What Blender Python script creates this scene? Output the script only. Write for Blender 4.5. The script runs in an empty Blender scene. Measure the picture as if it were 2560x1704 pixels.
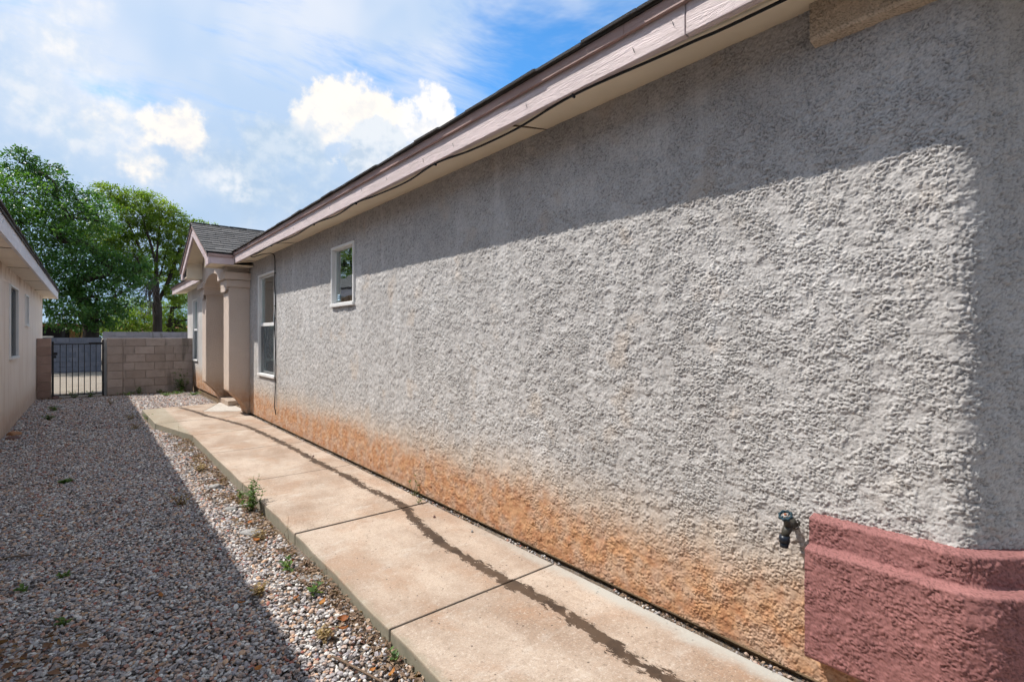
import bpy, bmesh, math, random
import numpy as np
from mathutils import Vector, Matrix, noise as mnoise

R = math.radians
sc = bpy.context.scene
C = sc.collection
random.seed(7)
rng = np.random.default_rng(11)

# ------------------------------------------------------------------ camera
cam = bpy.data.cameras.new('camera')
cam.sensor_width = 36.0
cam.lens = 17.817
cam.shift_y = -0.0043
cam.clip_start = 0.05
cam.clip_end = 3000
camo = bpy.data.objects.new('camera', cam)
C.objects.link(camo)
camo.location = (0, 0, 1.38)
camo.rotation_euler = (R(90), 0, R(-39.8))
sc.camera = camo

# ------------------------------------------------------------------ sun, exposure
SUND = Vector((1.0, -0.88, -2.0)).normalized()      # direction the light travels
sun = bpy.data.lights.new('sun', 'SUN')
sun.energy = 2.45
sun.angle = R(0.53)
sun.color = (1.0, 0.95, 0.88)
suno = bpy.data.objects.new('sun', sun)
C.objects.link(suno)
suno.rotation_euler = SUND.to_track_quat('-Z', 'Y').to_euler()
SUN_EL = math.asin(-SUND.z)
SUN_AZ = math.atan2(-SUND.x, -SUND.y)               # clockwise from +Y
vs = sc.view_settings
vs.view_transform = 'Standard'
vs.look = 'None'
vs.gamma = 1.0
vs.exposure = 1.22
vs.use_curve_mapping = False
cy = sc.cycles
cy.use_denoising = True
cy.max_bounces = 5
cy.use_adaptive_sampling = True
cy.adaptive_threshold = 0.03
cy.adaptive_min_samples = 24
cy.diffuse_bounces = 2
cy.glossy_bounces = 4
cy.transparent_max_bounces = 12
cy.sample_clamp_indirect = 6.0

# ------------------------------------------------------------------ node helper
class NT:
    def __init__(s, tree):
        s.t = tree
        s.N = tree.nodes
        s.L = tree.links
        s.N.clear()
    def put(s, sock, v):
        if v is None:
            return
        if isinstance(v, bpy.types.NodeSocket):
            s.L.new(v, sock)
        else:
            if isinstance(v, (tuple, list)) and sock.type == 'RGBA' and len(v) == 3:
                v = (*v, 1)
            sock.default_value = v
    def n(s, kind, **kw):
        nd = s.N.new(kind)
        for k, v in kw.items():
            setattr(nd, k, v)
        return nd
    def m(s, op, a, b=None, c=None, clamp=False):
        nd = s.n('ShaderNodeMath', operation=op, use_clamp=clamp)
        for i, v in enumerate((a, b, c)):
            s.put(nd.inputs[i], v)
        return nd.outputs[0]
    def vm(s, op, a, b=None, scale=None):
        nd = s.n('ShaderNodeVectorMath', operation=op)
        s.put(nd.inputs[0], a)
        s.put(nd.inputs[1], b)
        if scale is not None:
            s.put(nd.inputs[3], scale)
        return nd.outputs[1] if op in ('LENGTH', 'DOT_PRODUCT') else nd.outputs[0]
    def mix(s, f, a, b, blend='MIX'):
        nd = s.n('ShaderNodeMix', data_type='RGBA', blend_type=blend)
        s.put(nd.inputs[0], f)
        s.put(nd.inputs[6], a)
        s.put(nd.inputs[7], b)
        return nd.outputs[2]
    def noise(s, vec, scale, detail=3, rough=0.55, dist=0.0, col=False):
        nd = s.n('ShaderNodeTexNoise')
        s.put(nd.inputs['Vector'], vec)
        s.put(nd.inputs['Scale'], scale)
        s.put(nd.inputs['Detail'], detail)
        s.put(nd.inputs['Roughness'], rough)
        s.put(nd.inputs['Distortion'], dist)
        return nd.outputs['Color' if col else 'Fac']
    def vor(s, vec, scale, feature='F1', rnd=1.0, out='Distance'):
        nd = s.n('ShaderNodeTexVoronoi', feature=feature)
        s.put(nd.inputs['Vector'], vec)
        s.put(nd.inputs['Scale'], scale)
        s.put(nd.inputs['Randomness'], rnd)
        return nd.outputs[out]
    def ramp(s, f, stops, interp='LINEAR'):
        nd = s.n('ShaderNodeValToRGB')
        cr = nd.color_ramp
        cr.interpolation = interp
        while len(cr.elements) < len(stops):
            cr.elements.new(0.5)
        for e, (p, c) in zip(cr.elements, stops):
            e.position = p
        for e, (p, c) in zip(cr.elements, stops):
            e.color = (c, c, c, 1) if isinstance(c, (int, float)) else (*c, 1)
        s.put(nd.inputs[0], f)
        return nd.outputs[0]
    def mr(s, v, a, b, c=0.0, d=1.0, smooth=True):
        nd = s.n('ShaderNodeMapRange', interpolation_type='SMOOTHSTEP' if smooth else 'LINEAR')
        for i, x in enumerate((v, a, b, c, d)):
            s.put(nd.inputs[i], x)
        return nd.outputs[0]
    def sep(s, v):
        nd = s.n('ShaderNodeSeparateXYZ')
        s.put(nd.inputs[0], v)
        return nd.outputs
    def comb(s, x, y, z):
        nd = s.n('ShaderNodeCombineXYZ')
        for i, v in enumerate((x, y, z)):
            s.put(nd.inputs[i], v)
        return nd.outputs[0]
    def pos(s):
        return s.n('ShaderNodeNewGeometry').outputs['Position']
    def bump(s, h, dist, strength=1.0, normal=None):
        nd = s.n('ShaderNodeBump')
        nd.inputs['Strength'].default_value = strength
        nd.inputs['Distance'].default_value = dist
        s.put(nd.inputs['Height'], h)
        s.put(nd.inputs['Normal'], normal)
        return nd.outputs[0]
    def bsdf(s, col, rough=0.8, normal=None, metallic=0.0, spec=None):
        nd = s.n('ShaderNodeBsdfPrincipled')
        s.put(nd.inputs['Base Color'], col)
        s.put(nd.inputs['Roughness'], rough)
        s.put(nd.inputs['Metallic'], metallic)
        if spec is not None:
            s.put(nd.inputs['Specular IOR Level'], spec)
        s.put(nd.inputs['Normal'], normal)
        return nd.outputs[0]
    def out(s, surf):
        nd = s.n('ShaderNodeOutputMaterial')
        s.L.new(surf, nd.inputs['Surface'])
        return nd

def newmat(name):
    m = bpy.data.materials.new(name)
    m.use_nodes = True
    return m, NT(m.node_tree)

# ------------------------------------------------------------------ world: Nishita sky with clouds
w = bpy.data.worlds.new('World')
sc.world = w
w.use_nodes = True
g = NT(w.node_tree)
sky = g.n('ShaderNodeTexSky', sky_type='NISHITA')
sky.sun_disc = False
sky.sun_elevation = SUN_EL
sky.sun_rotation = SUN_AZ
sky.altitude = 1500
sky.air_density = 1.0
sky.dust_density = 0.6
sky.ozone_density = 2.0
d = g.n('ShaderNodeTexCoord').outputs['Generated']
dx, dy, dz = g.sep(d)
el = g.m('MULTIPLY', g.m('ARCSINE', dz), 57.2958)
az = g.m('MULTIPLY', g.m('ARCTAN2', dx, dy), 57.2958)
# high thin veil, on a flat layer overhead
zz = g.m('MAXIMUM', g.m('ADD', dz, 0.12), 0.05)
plane = g.comb(g.m('DIVIDE', dx, zz), g.m('DIVIDE', dy, zz), 0.0)
warp = g.noise(plane, 0.8, 1, 0.5, col=True)
pl2 = g.vm('ADD', plane, g.vm('SCALE', warp, None, 1.1))
veil = g.noise(g.vm('MULTIPLY', pl2, (0.7, 1.5, 1)), 1.7, 6, 0.64)
ae = g.comb(g.m('MULTIPLY', az, 0.1), g.m('MULTIPLY', el, 0.1), 0.0)
puff = g.noise(ae, 2.9, 6, 0.58)
puff2 = g.noise(g.vm('ADD', ae, (0.04, -0.07, 0.0)), 2.9, 4, 0.58)
soft = g.noise(ae, 0.75, 3, 0.5, 0.2)
clear = g.m('MULTIPLY', g.m('MULTIPLY', g.mr(g.m('ADD', az, g.m('MULTIPLY', el, 0.30)), 32, 52), g.mr(az, 85, 60)), g.m('MULTIPLY', g.mr(el, 12, 24), g.mr(el, 62, 45)))   # the blue opening over the house
cover = g.mr(g.m('ADD', g.m('ADD', veil, g.m('MULTIPLY', g.mr(el, 24, 12), 0.35)), g.m('MULTIPLY', g.m('SUBTRACT', 0.62, clear), 0.26)), 0.36, 0.68)
veilcol = g.mix(g.mr(soft, 0.35, 0.65), (0.27, 0.34, 0.44), (0.39, 0.415, 0.46))
veilcol = g.mix(g.mr(el, 6, 27), g.mix(g.mr(soft, 0.4, 0.7), (0.20, 0.275, 0.37), (0.29, 0.345, 0.42)), veilcol)
skyc = g.vm('MULTIPLY', g.vm('SCALE', sky.outputs[0], None, 0.092), (0.55, 1.12, 1.40))
tot = g.mix(g.m('MULTIPLY', cover, 0.95), skyc, veilcol)
# the heaped clouds: (azimuth, elevation, half width, half height, edge, bright, tops, undersides)
W_ = (0.545, 0.505, 0.45)
heaps = [(-2, 18, 10.0, 7.0, 1.3, 0.72, (0.46, 0.46, 0.46), (0.31, 0.37, 0.43)),
         (-5, 25, 8.0, 5.5, 1.2, 0.66, (0.50, 0.48, 0.46), (0.34, 0.385, 0.44)),
         (13, 16, 11.0, 6.5, 1.2, 0.85, (0.33, 0.375, 0.425), (0.235, 0.30, 0.38)),
         (3.6, 15.4, 2.6, 3.2, 0.9, 0.85, (0.54, 0.50, 0.45), (0.36, 0.39, 0.43)),
         (6.2, 19.0, 3.4, 3.2, 0.6, 0.95, W_, (0.42, 0.42, 0.43)),
         (0.5, 18.6, 2.6, 2.4, 0.9, 0.7, (0.50, 0.48, 0.45), (0.36, 0.39, 0.43)),
         (9.8, 14.4, 3.2, 2.2, 1.0, 0.7, (0.44, 0.45, 0.47), (0.29, 0.35, 0.42)),
         (30.0, 22.4, 4.2, 4.4, 0.42, 0.95, (0.53, 0.505, 0.475), (0.42, 0.43, 0.45)),
         (22.4, 22.9, 6.8, 4.0, 0.48, 1.0, W_, (0.45, 0.44, 0.43)),
         (19.0, 21.6, 4.6, 3.0, 0.5, 0.95, (0.52, 0.49, 0.45), (0.38, 0.405, 0.44)),
         (25.0, 19.4, 5.6, 3.4, 0.26, 0.97, (0.40, 0.425, 0.455), (0.27, 0.325, 0.395)),
         (31.0, 18.8, 4.6, 3.4, 0.4, 0.95, (0.36, 0.40, 0.45), (0.26, 0.33, 0.41)),
         (15.0, 19.2, 5.4, 3.4, 0.7, 0.85, (0.32, 0.37, 0.43), (0.24, 0.31, 0.395))]
pc = g.m('MULTIPLY', g.m('SUBTRACT', puff, 0.5), 2.5)
lift = g.m('SUBTRACT', puff, puff2)
for (a0, e0, ha, he, ed, op, hi, lo) in heaps:
    u = g.m('DIVIDE', g.m('SUBTRACT', az, a0), ha)
    v = g.m('DIVIDE', g.m('SUBTRACT', el, e0), he)
    r2 = g.m('ADD', g.m('MULTIPLY', u, u), g.m('MULTIPLY', v, v))
    mk = g.mr(g.m('ADD', g.m('SUBTRACT', 1.0, r2), pc), 0.25, 0.25 + ed)
    shade = g.mr(g.m('ADD', lift, g.m('MULTIPLY', v, 0.12)), -0.15, 0.12)
    tot = g.mix(g.m('MULTIPLY', mk, op), tot, g.mix(shade, lo, hi))
gr = g.mix(g.mr(dz, -0.03, 0.0), (0.25, 0.22, 0.18), tot)
bg = g.n('ShaderNodeBackground')
g.put(bg.inputs['Color'], gr)
bg.inputs['Strength'].default_value = 0.92
wo = g.n('ShaderNodeOutputWorld')
g.L.new(bg.outputs[0], wo.inputs['Surface'])
w.cycles.sampling_method = 'MANUAL'
w.cycles.sample_map_resolution = 512

# ------------------------------------------------------------------ scene graph helpers
def tag(o, label=None, cat=None, group=None, kind=None):
    if label: o['label'] = label
    if cat: o['category'] = cat
    if group: o['group'] = group
    if kind: o['kind'] = kind
    return o
def empty(name, loc=(0, 0, 0)):
    o = bpy.data.objects.new(name, None)
    o.empty_display_size = 0.2
    o.location = loc
    C.objects.link(o)
    return o
def link(name, me, mat=None, parent=None, loc=None):
    o = bpy.data.objects.new(name, me)
    C.objects.link(o)
    if mat and not me.materials:
        me.materials.append(mat)
    if parent:
        o.parent = parent
        o.matrix_parent_inverse = Matrix.Translation(parent.location).inverted() if parent.type == 'EMPTY' else Matrix()
    if loc is not None:
        o.location = loc
    return o
def mesh(name, verts, faces, smooth=False):
    me = bpy.data.meshes.new(name)
    me.from_pydata([tuple(v) for v in verts], [], faces)
    me.update()
    if smooth:
        me.polygons.foreach_set('use_smooth', [True] * len(me.polygons))
    return me
class MB:
    def __init__(s):
        s.v = []
        s.f = []
        s.sm = []
    def add(s, vs_, fs, smooth=False):
        b = len(s.v)
        s.v += [tuple(v) for v in vs_]
        s.f += [tuple(i + b for i in f) for f in fs]
        s.sm += [smooth] * len(fs)
        return s
    def box(s, x0, x1, y0, y1, z0, z1):
        v = [(x, y, z) for z in (z0, z1) for y in (y0, y1) for x in (x0, x1)]
        return s.add(v, [(0, 2, 3, 1), (4, 5, 7, 6), (0, 1, 5, 4), (2, 6, 7, 3), (0, 4, 6, 2), (1, 3, 7, 5)])
    def prism(s, poly, axis, a, b):
        """poly: 2-D points in the plane across `axis` (x: (y,z), y: (x,z), z: (x,y))"""
        n = len(poly)
        def P(p, t):
            return (t, p[0], p[1]) if axis == 'x' else (p[0], t, p[1]) if axis == 'y' else (p[0], p[1], t)
        v = [P(p, a) for p in poly] + [P(p, b) for p in poly]
        f = [tuple(range(n)), tuple(range(2 * n - 1, n - 1, -1))]
        f += [(i, i + n, (i + 1) % n + n, (i + 1) % n) for i in range(n)]
        return s.add(v, f)
    def tube(s, pts, rad, n=8, smooth=True, cap=True):
        pts = [Vector(p) for p in pts]
        if isinstance(rad, (int, float)):
            rad = [rad] * len(pts)
        vs_, fs = [], []
        up = Vector((0.31, 0.17, 0.93))
        for i, p in enumerate(pts):
            t = (pts[min(i + 1, len(pts) - 1)] - pts[max(i - 1, 0)])
            if t.length < 1e-9: t = Vector((0, 0, 1))
            t.normalize()
            a = t.cross(up)
            if a.length < 1e-3: a = t.cross(Vector((1, 0, 0)))
            a.normalize()
            b = t.cross(a)
            for k in range(n):
                q = 2 * math.pi * k / n
                vs_.append(p + (a * math.cos(q) + b * math.sin(q)) * rad[i])
        for i in range(len(pts) - 1):
            for k in range(n):
                fs.append((i * n + k, i * n + (k + 1) % n, (i + 1) * n + (k + 1) % n, (i + 1) * n + k))
        if cap:
            fs.append(tuple(range(n - 1, -1, -1)))
            fs.append(tuple(range((len(pts) - 1) * n, len(pts) * n)))
        return s.add(vs_, fs, smooth)
    def mesh(s, name, bevel=0.0, seg=1, fix=True):
        me = bpy.data.meshes.new(name)
        me.from_pydata(s.v, [], s.f)
        me.polygons.foreach_set('use_smooth', s.sm)
        if bevel or fix:
            bm = bmesh.new()
            bm.from_mesh(me)
            if fix:
                bmesh.ops.recalc_face_normals(bm, faces=bm.faces)
            if bevel:
                bmesh.ops.bevel(bm, geom=list(bm.edges), offset=bevel, segments=seg, profile=0.5, affect='EDGES', clamp_overlap=True)
            bm.to_mesh(me)
            bm.free()
        me.update()
        return me
    def obj(s, name, mat, parent=None, bevel=0.0, seg=1, fix=True):
        return link(name, s.mesh(name, bevel, seg, fix), mat, parent)

# ------------------------------------------------------------------ materials
def stucco(name, colA, colB, bump=0.0, scale=1.0, dirt=0.0, dirtcol=(0.40, 0.19, 0.095), dirt_h=0.50, streak=0.0, top_rust=0.0):
    """bump=0: the relief is in the mesh and only the sand grain is left to the material"""
    m, g = newmat(name)
    p = g.pos()
    x, y, z = g.sep(p)
    big = g.noise(p, 1.3, 3, 0.6)
    col = g.mix(g.mr(big, 0.3, 0.7), colA, colB)
    grit = g.noise(p, 300 * scale, 1, 0.6)
    if bump:
        clump = g.mr(g.noise(p, 46 * scale, 2, 0.65), 0.40, 0.62)
        nrm = g.bump(clump, bump)
    else:
        nrm = None
        col = g.mix(g.m('MULTIPLY', g.mr(grit, 0.45, 0.7), 0.22), col, tuple(v * 0.6 for v in colA))
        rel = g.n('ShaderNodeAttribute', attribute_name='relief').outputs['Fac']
        # crevice shade and pit dirt put into the colour of the hollows
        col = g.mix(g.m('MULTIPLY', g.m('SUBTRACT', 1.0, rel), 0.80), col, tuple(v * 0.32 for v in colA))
    if streak < 0:
        wash = g.noise(g.vm('MULTIPLY', p, (4.5, 4.5, 0.8)), 1.0, 3, 0.65)
        col = g.mix(g.m('MULTIPLY', g.mr(wash, 0.52, 0.70), -streak), col, (0.72, 0.705, 0.69))
        col = g.mix(g.m('MULTIPLY', g.mr(g.noise(p, 3.1, 2, 0.6), 0.60, 0.72), 0.35), col, (0.52, 0.42, 0.33))
    if dirt:
        n19 = g.noise(p, 17, 3, 0.7)
        wob = g.m('ADD', g.m('MULTIPLY', big, 0.30), g.m('MULTIPLY', g.noise(g.vm('MULTIPLY', p, (11, 11, 4.5)), 1.0, 4, 0.72), 0.24))
        zz = g.m('SUBTRACT', z, g.m('SUBTRACT', wob, 0.27))
        pale = g.mr(zz, dirt_h + 0.24, dirt_h - 0.10)
        strong = g.mr(zz, dirt_h + 0.02, dirt_h - 0.24)
        patch = g.mr(g.noise(p, 7, 2, 0.65), 0.35, 0.62)
        col = g.mix(g.m('MULTIPLY', pale, 0.55 * dirt), col, (0.52, 0.39, 0.28))
        oc = g.mix(g.mr(n19, 0.3, 0.7), dirtcol, (0.50, 0.285, 0.15))
        oc = g.mix(g.m('MULTIPLY', g.mr(g.m('ADD', z, g.m('MULTIPLY', n19, 0.12)), 0.24, 0.06), 0.55), oc, (0.27, 0.115, 0.055))
        col = g.mix(g.m('MULTIPLY', strong, g.m('MULTIPLY', g.m('ADD', 0.55, g.m('MULTIPLY', patch, 0.42)), dirt)), col, oc)
    if streak > 0:
        st = g.noise(g.vm('MULTIPLY', p, (9, 9, 0.7)), 1.0, 4, 0.65)
        col = g.mix(g.m('MULTIPLY', g.mr(st, 0.5, 0.72), streak), col, (0.50, 0.33, 0.20))
    if top_rust:
        tr = g.m('MULTIPLY', g.mr(z, 2.15, 2.44), g.mr(g.noise(g.vm('MULTIPLY', p, (7, 7, 1.5)), 1.0, 4, 0.7), 0.50, 0.62))
        col = g.mix(g.m('MULTIPLY', tr, top_rust), col, (0.33, 0.17, 0.08))
    g.out(g.bsdf(col, 0.92, nrm, spec=0.25))
    return m

M = {}
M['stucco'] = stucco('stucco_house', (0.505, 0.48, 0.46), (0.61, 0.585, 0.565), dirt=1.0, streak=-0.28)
M['stucco_bounce_tan'] = stucco('stucco_frieze', (0.60, 0.48, 0.36), (0.68, 0.56, 0.43))  # warm bounce under the eave put into the frieze's tan
M['stucco_far'] = stucco('stucco_house_far', (0.505, 0.48, 0.46), (0.61, 0.585, 0.565), bump=0.005, dirt=1.0, streak=-0.28)
M['stucco_col'] = stucco('stucco_column', (0.61, 0.495, 0.415), (0.665, 0.55, 0.465), bump=0.004, dirt=0.75, dirt_h=0.52)
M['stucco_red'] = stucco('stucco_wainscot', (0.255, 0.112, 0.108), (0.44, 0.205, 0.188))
M['stucco_n'] = stucco('stucco_neighbour', (0.80, 0.69, 0.59), (0.85, 0.75, 0.655), bump=0.004, dirt=0.5, dirtcol=(0.56, 0.32, 0.22), dirt_h=0.3, streak=0.35, top_rust=0.8)

def paint(name, col, rough=0.55, grain=0.0, axis=1, var=0.12, grainh=0.004):
    m, g = newmat(name)
    p = g.pos()
    nz = g.noise(p, 3.0, 4, 0.6)
    c = g.mix(g.mr(nz, 0.3, 0.7), tuple(v * (1 - var) for v in col), col)
    nrm = None
    if grain:
        sc3 = [22, 22, 22]
        sc3[axis] = 1.6
        wv = g.noise(g.vm('MULTIPLY', p, tuple(sc3)), 1.0, 5, 0.6, 1.2)
        fold = g.m('ABSOLUTE', g.m('SUBTRACT', g.m('FRACT', g.m('MULTIPLY', wv, 9.0)), 0.5))
        nrm = g.bump(fold, grainh * grain)
        c = g.mix(g.m('MULTIPLY', g.mr(fold, 0.08, 0.0), 0.25), c, tuple(v * 0.5 for v in col))
    g.out(g.bsdf(c, rough, nrm, spec=0.3))
    return m
M['fascia'] = paint('fascia_paint', (0.70, 0.58, 0.57), grain=1.0)
M['fasciax'] = paint('fascia_paint_cross', (0.66, 0.53, 0.53), grain=0.6, axis=0)
M['trim'] = paint('trim_shaded_paint', (0.40, 0.27, 0.24), grain=0.5)  # shade of the shingle overhang put into this darker brown
M['soffit'] = paint('soffit_paint', (0.88, 0.76, 0.58), 0.7, var=0.07)
M['soffit_n'] = paint('soffit_paint_neighbour', (0.82, 0.72, 0.60), 0.7, var=0.07)
M['fascia_n'] = paint('fascia_neighbour', (0.76, 0.72, 0.73), grain=0.6)
M['vinyl'] = paint('white_vinyl', (0.78, 0.77, 0.75), 0.4, var=0.06)
M['vinyl_g'] = paint('grey_vinyl', (0.52, 0.50, 0.47), 0.45, var=0.1)
M['found'] = paint('foundation', (0.22, 0.15, 0.09), 0.9, var=0.4)
M['black'] = paint('black_rubber', (0.012, 0.012, 0.013), 0.45)
M['blind'] = paint('blind_slat', (0.74, 0.74, 0.70), 0.5)
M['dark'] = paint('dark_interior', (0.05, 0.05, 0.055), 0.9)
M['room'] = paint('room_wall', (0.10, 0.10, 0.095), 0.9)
M['door'] = paint('door_paint', (0.30, 0.18, 0.12), 0.5)
M['sticker'] = paint('sticker_paper', (0.55, 0.72, 0.80), 0.5)
M['ink'] = paint('sticker_ink', (0.05, 0.10, 0.18), 0.5)

def glass():
    m, g = newmat('window_glass')
    fr = g.n('ShaderNodeFresnel')
    fr.inputs[0].default_value = 1.5
    p = g.pos()
    nb = g.bump(g.noise(p, 2.2, 2, 0.5), 0.006, 0.35)
    gl = g.n('ShaderNodeBsdfGlossy')
    gl.inputs['Roughness'].default_value = 0.02
    gl.inputs['Color'].default_value = (0.92, 0.97, 0.97, 1)
    g.put(gl.inputs['Normal'], nb)
    tr = g.n('ShaderNodeBsdfTransparent')
    tr.inputs[0].default_value = (0.62, 0.76, 0.75, 1)
    mx = g.n('ShaderNodeMixShader')
    g.put(mx.inputs[0], g.m('ADD', g.m('MULTIPLY', fr.outputs[0], 0.45), 0.02, clamp=True))
    g.L.new(tr.outputs[0], mx.inputs[1])
    g.L.new(gl.outputs[0], mx.inputs[2])
    g.out(mx.outputs[0])
    return m
M['glass'] = glass()
def screen():
    m, g = newmat('insect_screen')
    tr = g.n('ShaderNodeBsdfTransparent')
    df = g.n('ShaderNodeBsdfDiffuse')
    df.inputs[0].default_value = (0.06, 0.07, 0.08, 1)
    mx = g.n('ShaderNodeMixShader')
    mx.inputs[0].default_value = 0.55
    g.L.new(tr.outputs[0], mx.inputs[1])
    g.L.new(df.outputs[0], mx.inputs[2])
    g.out(mx.outputs[0])
    return m
M['screen'] = screen()

def shingle():
    m, g = newmat('asphalt_shingle')
    p = g.pos()
    rnd = g.n('ShaderNodeObjectInfo').outputs['Random']
    gr_ = g.noise(p, 420, 2, 0.6)
    c = g.mix(rnd, (0.055, 0.052, 0.052), (0.14, 0.132, 0.128))
    c = g.mix(g.mr(gr_, 0.35, 0.7), c, (0.17, 0.165, 0.16))
    g.out(g.bsdf(c, 0.95, g.bump(gr_, 0.0015), spec=0.2))
    return m
M['shingle'] = shingle()

# water trail: (Y, X) of its middle line
TRAIL = [(0.2, 1.79), (1.14, 1.80), (1.3, 1.775), (1.45, 1.795), (1.6, 1.807), (1.72, 1.81), (1.85, 1.834), (2.0, 1.812), (2.2, 1.81), (2.36, 1.808), (2.62, 1.80), (2.95, 1.81), (3.15, 1.843),
         (3.4, 1.885), (3.66, 1.945), (3.85, 1.97), (4.0, 1.962), (4.28, 1.945), (4.43, 1.925), (4.77, 1.952), (5.06, 1.942), (5.35, 1.933), (5.6, 1.92), (6.3, 1.936), (6.92, 1.921), (7.74, 1.903), (8.62, 1.865), (8.98, 1.80), (9.58, 1.694), (10.2, 1.565), (10.95, 1.485), (11.9, 1.32)]
def concrete(name, colA, colB, wet=True, edge=True):
    m, g = newmat(name)
    p = g.pos()
    x, y, z = g.sep(p)
    rnd = g.n('ShaderNodeObjectInfo').outputs['Random']
    big = g.noise(g.vm('MULTIPLY', p, (1.0, 0.55, 1.0)), 2.4, 5, 0.62, 0.3)
    c = g.mix(g.mr(big, 0.32, 0.68), colA, colB)
    c = g.mix(g.mr(g.noise(p, 0.9, 3, 0.6), 0.45, 0.75), c, tuple(v * 1.12 for v in colB))
    c = g.mix(g.m('MULTIPLY', rnd, 0.18), c, (0.36, 0.26, 0.19))
    if edge:
        c = g.mix(g.m('MULTIPLY', g.mr(g.noise(g.vm('MULTIPLY', p, (1.6, 0.9, 1)), 1.7, 5, 0.68, 0.4), 0.46, 0.66), 0.55), c, (0.36, 0.215, 0.13))
        c = g.mix(g.m('MULTIPLY', g.mr(g.noise(g.vm('MULTIPLY', p, (0.8, 1.7, 1)), 2.6, 5, 0.7), 0.54, 0.70), 0.45), c, (0.58, 0.53, 0.47))
    mid = g.noise(p, 14, 5, 0.7)
    c = g.mix(g.m('MULTIPLY', g.mr(mid, 0.45, 0.72), 0.42), c, (0.27, 0.20, 0.145))
    fine = g.noise(p, 150, 3, 0.7)
    c = g.mix(g.m('MULTIPLY', g.mr(fine, 0.42, 0.66), 0.40), c, (0.22, 0.18, 0.15))
    c = g.mix(g.m('MULTIPLY', g.mr(g.noise(p, 95, 2, 0.6), 0.55, 0.68), 0.35), c, (0.56, 0.49, 0.42))
    speck = g.noise(p, 58, 3, 0.7)
    c = g.mix(g.m('MULTIPLY', g.mr(speck, 0.58, 0.68), 0.55), c, (0.16, 0.125, 0.095))
    c = g.mix(g.m('MULTIPLY', g.mr(speck, 0.42, 0.33), 0.40), c, (0.62, 0.55, 0.48))
    broom = g.noise(g.vm('MULTIPLY', p, (3.5, 90, 10)), 1.0, 4, 0.6, 0.2)
    c = g.mix(g.m('MULTIPLY', g.mr(broom, 0.5, 0.75), 0.12), c, (0.58, 0.50, 0.42))
    pits = g.vor(p, 26, out='Distance')
    pitm = g.m('MULTIPLY', g.mr(pits, 0.16, 0.09), g.mr(g.noise(p, 9, 2), 0.50, 0.56))
    c = g.mix(g.m('MULTIPLY', pitm, 0.75), c, (0.07, 0.055, 0.045))
    spots = g.m('MULTIPLY', g.mr(g.vor(p, 2.7), 0.075, 0.035), g.mr(g.noise(p, 1.9, 2), 0.52, 0.58))
    c = g.mix(g.m('MULTIPLY', spots, 0.55), c, (0.16, 0.11, 0.07))
    if edge:
        wob = g.m('MULTIPLY', g.noise(p, 5, 5, 0.7), 0.16)
        grey = g.mr(g.m('ADD', x, wob), 2.12, 2.22)
        grey = g.m('MULTIPLY', grey, g.mr(y, 3.6, 1.6))
        c = g.mix(g.m('MULTIPLY', grey, 0.75), c, (0.43, 0.44, 0.41))
        lich = g.mr(g.m('ADD', x, g.m('MULTIPLY', g.noise(p, 9, 4, 0.7), 0.12)), 1.19, 1.13)
        c = g.mix(g.m('MULTIPLY', lich, 0.5), c, (0.24, 0.235, 0.17))
    if edge:
        jd = None
        for yj in (2.205, 3.70, 5.305, 6.875, 8.34, 9.805):
            t_ = g.m('ABSOLUTE', g.m('SUBTRACT', y, yj))
            jd = t_ if jd is None else g.m('MINIMUM', jd, t_)
        c = g.mix(g.m('MULTIPLY', g.mr(g.m('ADD', jd, g.m('MULTIPLY', mid, 0.012)), 0.022, 0.010), 0.8), c, (0.10, 0.085, 0.07))
    side = g.mr(z, -0.003, -0.022)
    c = g.mix(g.m('MULTIPLY', side, 0.8), c, g.mix(g.noise(p, 17, 4), (0.13, 0.135, 0.10), (0.36, 0.33, 0.26)))
    rough = 0.88
    h = g.m('ADD', g.m('MULTIPLY', fine, 0.5), g.m('MULTIPLY', broom, 0.5))
    h = g.m('SUBTRACT', h, g.m('MULTIPLY', pitm, 1.5))
    if wet:
        xc = g.ramp(g.m('DIVIDE', y, 12.0), [(yy / 12.0, (xx - 1.2)) for yy, xx in TRAIL])
        xc = g.m('ADD', xc, 1.2)
        n1 = g.noise(g.vm('MULTIPLY', p, (1.5, 0.8, 1)), 16, 6, 0.72, 0.4)
        hw = g.m('ADD', 0.036, g.m('MULTIPLY', g.m('SUBTRACT', g.noise(p, 2.6, 2), 0.5), 0.055))
        dd = g.m('ABSOLUTE', g.m('SUBTRACT', x, xc))
        f = g.m('ADD', g.m('SUBTRACT', hw, dd), g.m('MULTIPLY', g.m('SUBTRACT', n1, 0.5), 0.20))
        wm = g.mr(f, -0.004, 0.006)
        wm = g.m('MULTIPLY', wm, g.mr(y, 11.95, 11.6))
        damp = g.m('MULTIPLY', g.mr(f, -0.03, 0.0), 0.25)
        c = g.mix(damp, c, g.mix(0.55, c, (0.10, 0.06, 0.03)))
        c = g.mix(wm, c, g.mix(0.95, c, g.mix(g.mr(g.noise(p, 8, 3), 0.35, 0.65), (0.034, 0.019, 0.011), (0.075, 0.046, 0.028))))
        rough = g.m('SUBTRACT', 0.88, g.m('MULTIPLY', wm, 0.22))
        h = g.m('MULTIPLY', h, g.m('SUBTRACT', 1.0, g.m('MULTIPLY', wm, 0.6)))
    g.out(g.bsdf(c, rough, g.bump(h, 0.0022), spec=0.35))
    return m
M['walk'] = concrete('walk_concrete', (0.30, 0.21, 0.15), (0.50, 0.405, 0.325))
M['walk_new'] = concrete('new_concrete', (0.56, 0.53, 0.48), (0.62, 0.59, 0.54), wet=False, edge=False)

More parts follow.
